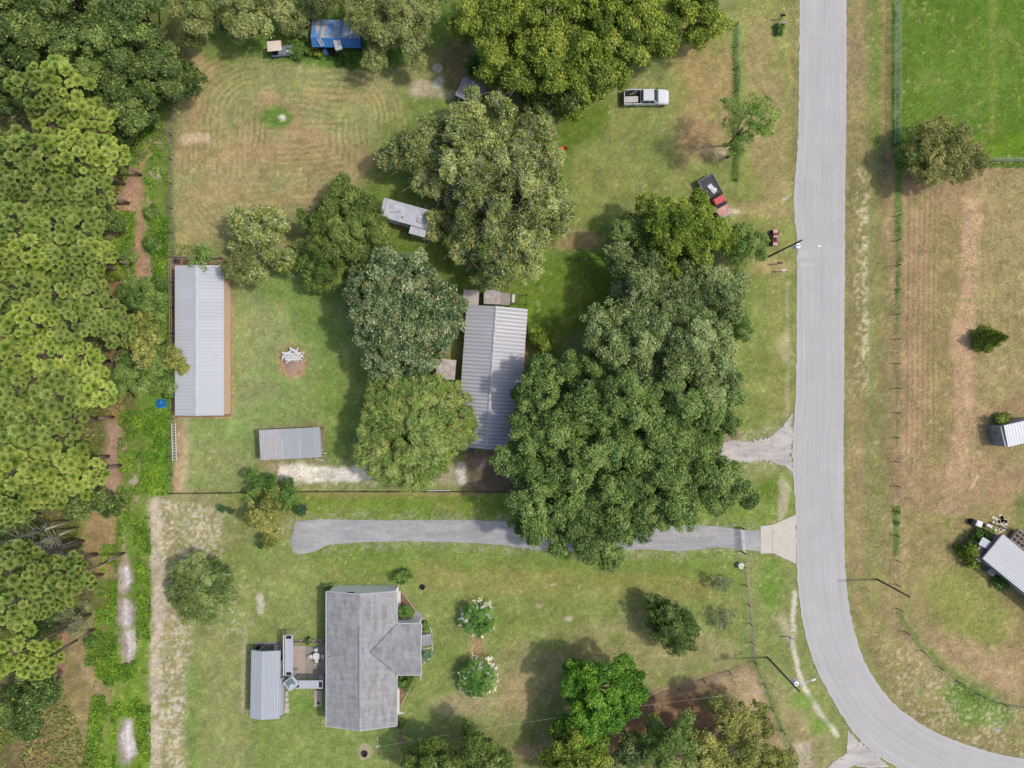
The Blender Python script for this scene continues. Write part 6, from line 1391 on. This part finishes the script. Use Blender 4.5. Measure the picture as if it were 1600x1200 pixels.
for a in (-.2, .2):
    for b_ in (-.2, .2): MB().tube((a, b_, 0), (a, b_, .38), .02).build('leg', M('rusty_red', (0, 0, 0)), t)

# ------------------------------------------------------------------ FENCES, POLES, GATE, BOXES
m_post = M('fence_post', (86, 78, 72), (64, 58, 54), 4, .9); m_wire = M('fence_wire', (132, 130, 128), (110, 108, 106), 3, .5, .3); m_pale = M('pale_green_mesh', (176, 204, 192), (160, 190, 178), 3, .5)
def fence(name, pts, sp, h, lab, wires=4, pr=.055, mat=None, wr=.012, mesh=False, cat='fence', postmat=None):
    P_ = [W(*q) for q in pts]; cx, cy = P_[len(P_) // 2]; t = thing(name, (cx, cy, 0), 0, lab, cat)
    seg = []; d = [0]
    for a, b in zip(P_[:-1], P_[1:]): d.append(d[-1] + math.hypot(b[0] - a[0], b[1] - a[1]))
    n_ = max(1, int(round(d[-1] / sp))); pos = []
    for i in range(n_ + 1):
        s = d[-1] * i / n_; j = 0
        while j < len(d) - 2 and d[j + 1] < s: j += 1
        f = (s - d[j]) / (d[j + 1] - d[j]); pos.append((P_[j][0] + (P_[j + 1][0] - P_[j][0]) * f - cx, P_[j][1] + (P_[j + 1][1] - P_[j][1]) * f - cy))
    g = random.Random(len(pts) + n_); tops = []
    for (a, b) in pos:
        tx, ty = g.uniform(-.05, .05), g.uniform(-.05, .05); MB().tube((a, b, -.1), (a + tx, b + ty, h + g.uniform(0, .12)), pr, pr * .9, 7).build('post', postmat or m_post, t)
    m = MB()
    for w in range(wires):
        z = h * (.2 + .75 * w / max(1, wires - 1))
        for a, b in zip(pos[:-1], pos[1:]): m.tube((a[0], a[1], z), (b[0], b[1], z), wr, wr, 4, False)
    m.build('wire', mat or m_wire, t)
    if mesh:
        m = MB()
        for a, b in zip(pos[:-1], pos[1:]):
            L_ = math.hypot(b[0] - a[0], b[1] - a[1]); k = int(L_ / .16)
            for i in range(k):
                f0 = i / k; f1 = min(1, (i + h * .5 / .16) / k); q0 = (a[0] + (b[0] - a[0]) * f0, a[1] + (b[1] - a[1]) * f0); q1 = (a[0] + (b[0] - a[0]) * f1, a[1] + (b[1] - a[1]) * f1)
                m.tube((*q0, .08), (*q1, h), .008, .008, 3, False); m.tube((*q1, .08), (*q0, h), .008, .008, 3, False)
        m.build('mesh', mat or m_wire, t)
    return t
fence('chain_link_fence', [(1398, -60), (1398, 60), (1396.5, 225)], 3.0, 1.7, 'pale green chain link fence between verge and bright pasture', 2, .03, m_pale, .03, True, postmat=m_pale)
fence('chain_link_fence', [(1545, 252), (1600, 252), (1700, 252)], 3.0, 1.2, 'short pale chain link fence at the pasture\'s bottom edge', 2, .03, m_pale, .025, True, postmat=m_pale)
fence('wire_fence', [(1401, 300), (1400, 372), (1399.5, 520), (1399, 700), (1399, 900), (1401, 940), (1407, 978), (1430, 1008), (1460, 1036), (1490, 1060), (1525, 1082), (1562, 1098), (1600, 1104), (1680, 1106)], 3.04, 1.15, 'post and wire fence curving round the brown east field', 4)
fence('wire_fence', [(1161, 884), (1163, 905), (1168, 945), (1174, 1000), (1177, 1033)], 2.35, 1.1, 'short dark post fence from the gate down to the paddock corner', 4)
fence('wire_fence', [(1177, 1033), (1190, 1060), (1206, 1110), (1222, 1140), (1240, 1180), (1246, 1215)], 3.0, 1.1, 'wire fence running from the paddock corner to the bottom road', 4)
fence('wire_fence', [(1177, 1033), (1154, 1044), (1116, 1056), (1050, 1078), (1012, 1092), (900, 1122)], 3.2, 1.1, 'wire fence slanting left from the paddock corner behind the vivid tree', 4)
fence('board_fence', [(270, 770), (340, 769.5), (475, 767), (600, 767), (735, 767), (800, 767)], 3.0, 1.15, 'low dark wire fence between barn yard and driveway strip', 4, .05, m_post, .016)
fence('wire_fence', [(270, 770), (270, 735), (271, 654)], 2.6, 1.2, 'short wire fence south of the long barn beside the vines', 4)
fence('wire_fence', [(270, 402), (269, 300), (268, 150), (270, 60)], 3.0, 1.2, 'wire fence between the mown field and the weedy strip', 4)
fence('board_fence', [(349, 405), (270, 402), (272, 470), (274, 640)], 3.2, 1.3, 'grey fence wrapping the long barn\'s north west corner', 3, .06, m_wood, .03)
fence('wire_fence', [(1150, 40), (1149, 160), (1148, 282)], 2.8, 1.1, 'overgrown wire fence right of the white pickup', 4)
fence('wire_fence', [(890, 406), (985, 406)], 2.6, 1.1, 'short overgrown fence between mossy oaks and the roadside grove', 4)
# driveway gate
t = thing('driveway_gate', (*W(1158, 843), 0), R_(0), 'white tubular gate closed across the gravel driveway', 'gate')
a, b = W(1157, 824), W(1160, 862); c0 = t.location
for q in (a, b): MB().tube((q[0] - c0[0], q[1] - c0[1], -.1), (q[0] - c0[0], q[1] - c0[1], 1.5), .08).build('post', m_post, t)
m = MB()
for z in (.25, .5, .75, 1.0, 1.25): m.tube((a[0] - c0[0], a[1] - c0[1] - .1, z), (b[0] - c0[0], b[1] - c0[1] + .1, z), .035)
for f in (.03, .5, .97): m.tube((a[0] + (b[0] - a[0]) * f - c0[0], a[1] + (b[1] - a[1]) * f - c0[1], .25), (a[0] + (b[0] - a[0]) * f - c0[0], a[1] + (b[1] - a[1]) * f - c0[1], 1.25), .035)
m.build('rails', m_wht, t)
t = thing('water_tank', (*W(1157.5, 884, .5), 0), 0, 'round white lidded tank beside the fence below the gate', 'tank')
MB().lathe([(.38, 0), (.4, .1), (.4, .6), (.36, .66)], 0, 0, 24).build('tank', m_wht, t); o = MB().lathe([(.36, .661), (.34, .72), (.02, .76)], 0, 0, 24).build('lid', M('cream_lid', (236, 230, 208), (226, 220, 200)), t); MB().tube((-.12, .05, .79), (.12, -.05, .79), .025).build('handle', m_black, o)
# utility poles with lamps
def pole(base, H, lab, arm, transformer=True, lamp=True, rr=.115, toff=(.06, -.3)):
    x_, y_ = W(*base); t = thing('utility_pole', (x_, y_, 0), 0, lab, 'utility pole')
    MB().tube((0, 0, -.2), (0, 0, H), rr * 1.15, rr * .8, 14).build('pole', M('tarred_pole', (132, 126, 118), (104, 98, 92), 3, .85), t)
    if transformer:
        ux, uy = toff
        MB().lathe([(.25, H - 2.3), (.28, H - 2.25), (.28, H - 1.35), (.26, H - 1.28), (.03, H - 1.25)], ux * 1.3, uy * 1.3, 18).build('transformer', M('transformer_grey', (240, 242, 244), (230, 232, 236), 2, .5, k=.85), t, smooth=False)
        m = MB(); 
        for a in (-.08, .08): m.lathe([(.04, H - 1.25), (.05, H - 1.1), (.02, H - 1.0)], ux * 1.3 + a, uy * 1.3, 8)
        m.build('insulator', m_woodd, t)
    if lamp:
        a = math.atan2(*arm[::-1]); L_ = math.hypot(*arm); z = H - 2.0; e = (arm[0], arm[1], z + .35)
        MB().path([(.1 * math.cos(a), .1 * math.sin(a), z), (arm[0] * .4, arm[1] * .4, z + .3), e], [.06, .055, .05], 8).build('lamp_arm', m_trim, t)
        m = MB().box(e[0] + .2 * math.cos(a), e[1] + .2 * math.sin(a), e[2], .62, .26, .14, a, .8, .8); m.build('lamp_head', m_wht, t, .03)
    return t
pole((1201, 401), 10.4, 'dark utility pole with transformer and street lamp beside the red quad bike', (2.35, -.35))
pole((1199, 1027), 10.2, 'dark utility pole with transformer and street lamp at the road\'s bend', (2.0, .65), toff=(.1, .3))
pole((1370, 905), 7.6, 'plain short dark pole leaning over the curved fence', (1, 0), False, False, .11)
# overhead cable from the house mast to the pole at the bend
t = thing('overhead_cable', (*W(900, 1130), 0), 0, 'thin pale service cable from the shingled house to the bend\'s pole', 'cable')
p0 = Vector((*W(598, 1144), 3.7)) - t.location; p1 = Vector((*W(1199, 1027), 9.0)) - t.location; m = MB(); prev = p0
for i in range(1, 25): f = i / 24; q = p0.lerp(p1, f) - Vector((0, 0, 3.2 * 4 * f * (1 - f) * .3)); m.tube(prev, q, .009, .009, 5, False); prev = q
m.build('wire', m_trim, t)
# mailboxes
def mailbox(px, py, mat, lab, post=m_post):
    t = thing('mailbox', (*W(px, py), 0), 0, lab, 'mailbox'); MB().tube((0, 0, -.1), (0, 0, 1.05), .05).build('post', post, t)
    m = MB(); n_ = 10; vs = []
    for x in (-.28, .28):
        vs += [(x, -.11, 1.05), (x, .11, 1.05)] + [(x, .11 * math.cos(math.pi * i / n_), 1.17 + .11 * math.sin(math.pi * i / n_)) for i in range(n_ + 1)]
    k = n_ + 3; m.add(vs, [tuple(range(k)), tuple(range(2 * k - 1, k - 1, -1))] + [(i, (i + 1) % k, k + (i + 1) % k, k + i) for i in range(k)]); m.build('box', mat, t)
    MB().box(.29, 0, 1.15, .02, .2, .2).build('door', mat, t); MB().box(0, .13, 1.25, .05, .015, .16).build('flag', M('flag_red', (190, 50, 40)), t)
mailbox(1219, 424.5, m_wht, 'white mailbox on a dark post, lower of two beside the road'); mailbox(1213.5, 413, m_woodd, 'brown mailbox above the white one beside the road', m_post)
mailbox(1218, 31, m_black, 'black mailbox at the top of the road\'s west verge'); mailbox(1219, 43, m_metal, 'grey mailbox just below the black one at the top'); mailbox(1232, 994, m_metal, 'grey mailbox on the sandy verge before the bend')

# ------------------------------------------------------------------ YARD THINGS
t = thing('board_pile', (*W(459, 561), 0), 0, 'pile of white boards and branches on a round bare patch', 'wood pile'); g = random.Random(11)
q_ = []; f_ = []
for j_, (r_, z_) in enumerate(((1.45, -.03), (1.2, .05), (.85, .16), (.45, .24), (.1, .28))):
    for i in range(26): a = 6.283 * i / 26; rr_ = r_ * (1 + .14 * math.sin(a * 3 + 1) + .08 * math.sin(a * 7)) * (1 + g.uniform(-.06, .06)); q_.append((rr_ * math.cos(a) * .95, rr_ * math.sin(a) - .45, z_ + g.uniform(-.02, .04)))
for j_ in range(4):
    for i in range(26): k_ = (i + 1) % 26; f_.append((j_ * 26 + i, j_ * 26 + k_, j_ * 26 + 26 + k_, j_ * 26 + 26 + i))
f_.append(tuple(104 + i for i in range(26)))
MB().add(q_, f_).build('ash_heap', M('ash_soil', (196, 170, 150), (166, 134, 112), 4, .95, 0, .6), t)
m = MB()
for (x0_, y0_, x1_, y1_, w) in ((-1.2, .4, .2, 1.2, .09), (.2, 1.2, 1.4, .2, .09), (-.9, -.1, .9, -.02, .12), (-1.3, .2, 1.3, .3, .07), (-.4, .9, .9, -.1, .08), (-.2, 1.0, -.7, .0, .08), (.3, .9, 1.2, -.2, .07)):
    m.box((x0_ + x1_) / 2, (y0_ + y1_) / 2, .5 + g.uniform(-.05, .2), math.hypot(x1_ - x0_, y1_ - y0_), w * 2.0, .07, math.atan2(y1_ - y0_, x1_ - x0_))
for i in range(12): a = g.uniform(0, 6.28); r_ = g.uniform(.2, 1.1); m.box(r_ * math.cos(a), r_ * math.sin(a) * .7 + .35, .45 + g.uniform(0, .3), g.uniform(.7, 1.7), g.uniform(.09, .18), .06, g.uniform(-1.2, 1.2), 1, 1, g.uniform(-.25, .25))
m.build('planks', m_wht, t); m = MB()
for i in range(34): a = g.uniform(0, 6.28); r_ = g.uniform(0, 1.0); m.box(r_ * math.cos(a), r_ * math.sin(a) * .7 + .3, .28 + g.uniform(0, .3), g.uniform(.3, 1.1), g.uniform(.05, .13), .05, g.uniform(-.8, .9), 1, 1, g.uniform(-.25, .25))
m.build('boards', M('dirty_white_board', (240, 234, 228), (214, 204, 196), 4, .8), t); m = MB()
for i in range(120): a = g.uniform(0, 6.28); r_ = g.uniform(0, 1.25); l_ = g.uniform(.2, .9); m.box(r_ * math.cos(a), r_ * math.sin(a) * .6 + .2, .2 + g.uniform(0, .25), l_, .05, .04, g.uniform(0, 3.1))
m.build('sticks', m_wood, t)
t = thing('aluminium_ladder', (*W(275.5, 690), 0), R_(1.5), 'long pale ladder lying along the fence south of the long barn', 'ladder'); m = MB()
for a in (-.24, .24): m.box(a, 0, .62, .07, 4.7, .08)
m.build('rails', m_wht, t); m = MB()
for i in range(14): m.box(0, -2.2 + i * .335, .62, .42, .05, .05)
m.build('rungs', m_wht, t); MB().box(0, -1.8, .29, .1, .1, .58).box(0, 1.8, .29, .1, .1, .58).build('trestle', m_wood, t)
t = thing('blue_tarp', (*W(253.5, 630.5), 0), 0, 'crumpled bright blue tarp in the vines left of the long barn', 'tarp'); g = np.random.default_rng(4); n_ = 14; m = MB(); vs = []
for i in range(n_):
    for j in range(n_): u_, v_ = (i / (n_ - 1) - .5) * 1.3, (j / (n_ - 1) - .5) * 1.1; rr_ = math.hypot(u_, v_); vs.append((u_ * (1 + g.normal() * .08), v_ * (1 + g.normal() * .08), max(.05, .5 - rr_ * .5 + g.normal() * .08)))
m.add(vs, [(i * n_ + j, (i + 1) * n_ + j, (i + 1) * n_ + j + 1, i * n_ + j + 1) for i in range(n_ - 1) for j in range(n_ - 1)]); m.build('sheet', M('blue_tarp', (48, 150, 214), (30, 110, 180), 4, .4), t)
t = thing('plastic_barrel', (*W(645, 244, .9), 0), 0, 'dark blue barrel at the mossy oak\'s left rim', 'barrel'); MB().lathe([(.26, 0), (.29, .3), (.29, .6), (.26, .88), (.02, .9)], 0, 0, 16).build('drum', M('dark_blue_plastic', (44, 72, 140), (36, 60, 120), 3, .5), t)
t = thing('wheelbarrow', (*W(879, 233, .5), 0), R_(20), 'orange wheelbarrow on the grass at the mossy oak\'s right rim', 'wheelbarrow')
MB().add([(-.5, -.35, .65), (.45, -.3, .65), (.45, .3, .65), (-.5, .35, .65), (-.3, -.2, .35), (.25, -.2, .35), (.25, .2, .35), (-.3, .2, .35)], [(4, 5, 6, 7), (0, 4, 7, 3), (0, 1, 5, 4), (1, 2, 6, 5), (2, 3, 7, 6)]).build('tray', M('orange_paint', (226, 122, 70), (200, 96, 54), 3, .5), t); MB().tube((.3, -.2, .4), (-1.0, -.3, .6), .025).tube((.3, .2, .4), (-1.0, .3, .6), .025).build('handles', m_wood, t); MB().tube((.5, -.05, .2), (.5, .05, .2), .2, n=16).build('wheel', m_black, t)
# car half under the grove
x_, y_ = W(866, 151, 1.1); t = thing('parked_car', (x_, y_, 0), R_(-38), 'dark blue grey car mostly hidden beneath the camphor grove', 'car')
b = MB(); loft(b, [(-2.2, .8, .35, .9, .72), (-1.2, .86, .3, .98, .78), (1.2, .86, .3, .96, .78), (2.2, .78, .35, .8, .68)]); b.build('body', M('dark_blue_paint', (62, 72, 92), (50, 58, 76), 2, .3), t, .03)
MB().add([(-1.3, -.76, .97), (1.0, -.76, .97), (1.0, .76, .97), (-1.3, .76, .97), (-.8, -.6, 1.42), (.35, -.6, 1.42), (.35, .6, 1.42), (-.8, .6, 1.42)], [(3, 2, 1, 0), (4, 5, 6, 7), (0, 1, 5, 4), (1, 2, 6, 5), (2, 3, 7, 6), (3, 0, 4, 7)]).build('cabin', m_glass, t, .03); MB().box(-.22, 0, 1.43, 1.1, 1.16, .04).build('roof', M('dark_blue_paint', (0, 0, 0)), t); wheels(t, (-1.35, 1.35), .78, .32)
t = thing('white_pipe', (*W(686, 765.5), 0), R_(.5), 'long white pipe lying along the fence above the driveway strip', 'pipe'); MB().tube((-1.4, 0, .5), (1.4, 0, .5), .06, n=10).build('pipe', m_wht, t); MB().box(-1.1, 0, .22, .1, .1, .44).box(1.1, 0, .22, .1, .1, .44).build('support', m_wood, t)
t = thing('fallen_log', (*W(1144, 681), 0), R_(9), 'pale straight log lying above the gravel entrance', 'log'); MB().tube((-1.0, 0, .12), (1.1, 0, .12), .09, .07, 10).build('log', m_wood, t)
t = thing('rubber_tyre', (*W(660, 917), 0), 0, 'old dark tyre ring on the lawn above the flower bed', 'tyre'); MB().lathe([(.2, 0), (.33, .02), (.36, .1), (.33, .18), (.22, .19), (.2, .1), (.2, .02)], 0, 0, 20).build('tyre', m_black, t)
t = thing('fire_ring', (*W(570, 1177), 0), 0, 'dark round fire ring on the lawn south of the shingled house', 'fire ring'); MB().lathe([(.36, 0), (.38, .3), (.33, .3), (.31, .04)], 0, 0, 20).build('ring', M('rusty_steel', (92, 74, 64), (66, 54, 48), 4, .8), t); MB().lathe([(.3, .04), (.02, .06)], 0, 0, 14).build('ash', m_dark, t)
t = thing('well_cap', (*W(750, 1037), 0), 0, 'white ring shaped cap above the lower white flowering shrub', 'well cap'); MB().lathe([(.16, 0), (.3, .02), (.3, .2), (.16, .22), (.14, .05)], 0, .2, 18).build('cap', m_wht, t)
for i, (px, py, s, lab) in enumerate(((684, 105, .5, 'white rubble heap near the camphor grove\'s left side, upper'), (683, 131, .4, 'white rubble heap near the camphor grove\'s left side, lower'), (686, 186, .5, 'white debris at the mossy oak\'s upper left rim'), (1562, 1139, .3, 'pale round rock on the grass below the curved fence'))):
    g = random.Random(i); m = MB()
    for k in range(12 if s > .35 else 3): q = s * g.uniform(.25, .6); m.box(g.gauss(0, s * .5), g.gauss(0, s * .5), q * .3, q, q * g.uniform(.6, 1), q * .6, g.uniform(0, 3), .7, .7)
    o = m.build('rubble_heap', M('white_rubble', (222, 220, 214), (190, 186, 178), 4, .9), None, .03); o.location = (*W(px, py), 0); tag(o, lab, 'rubble')
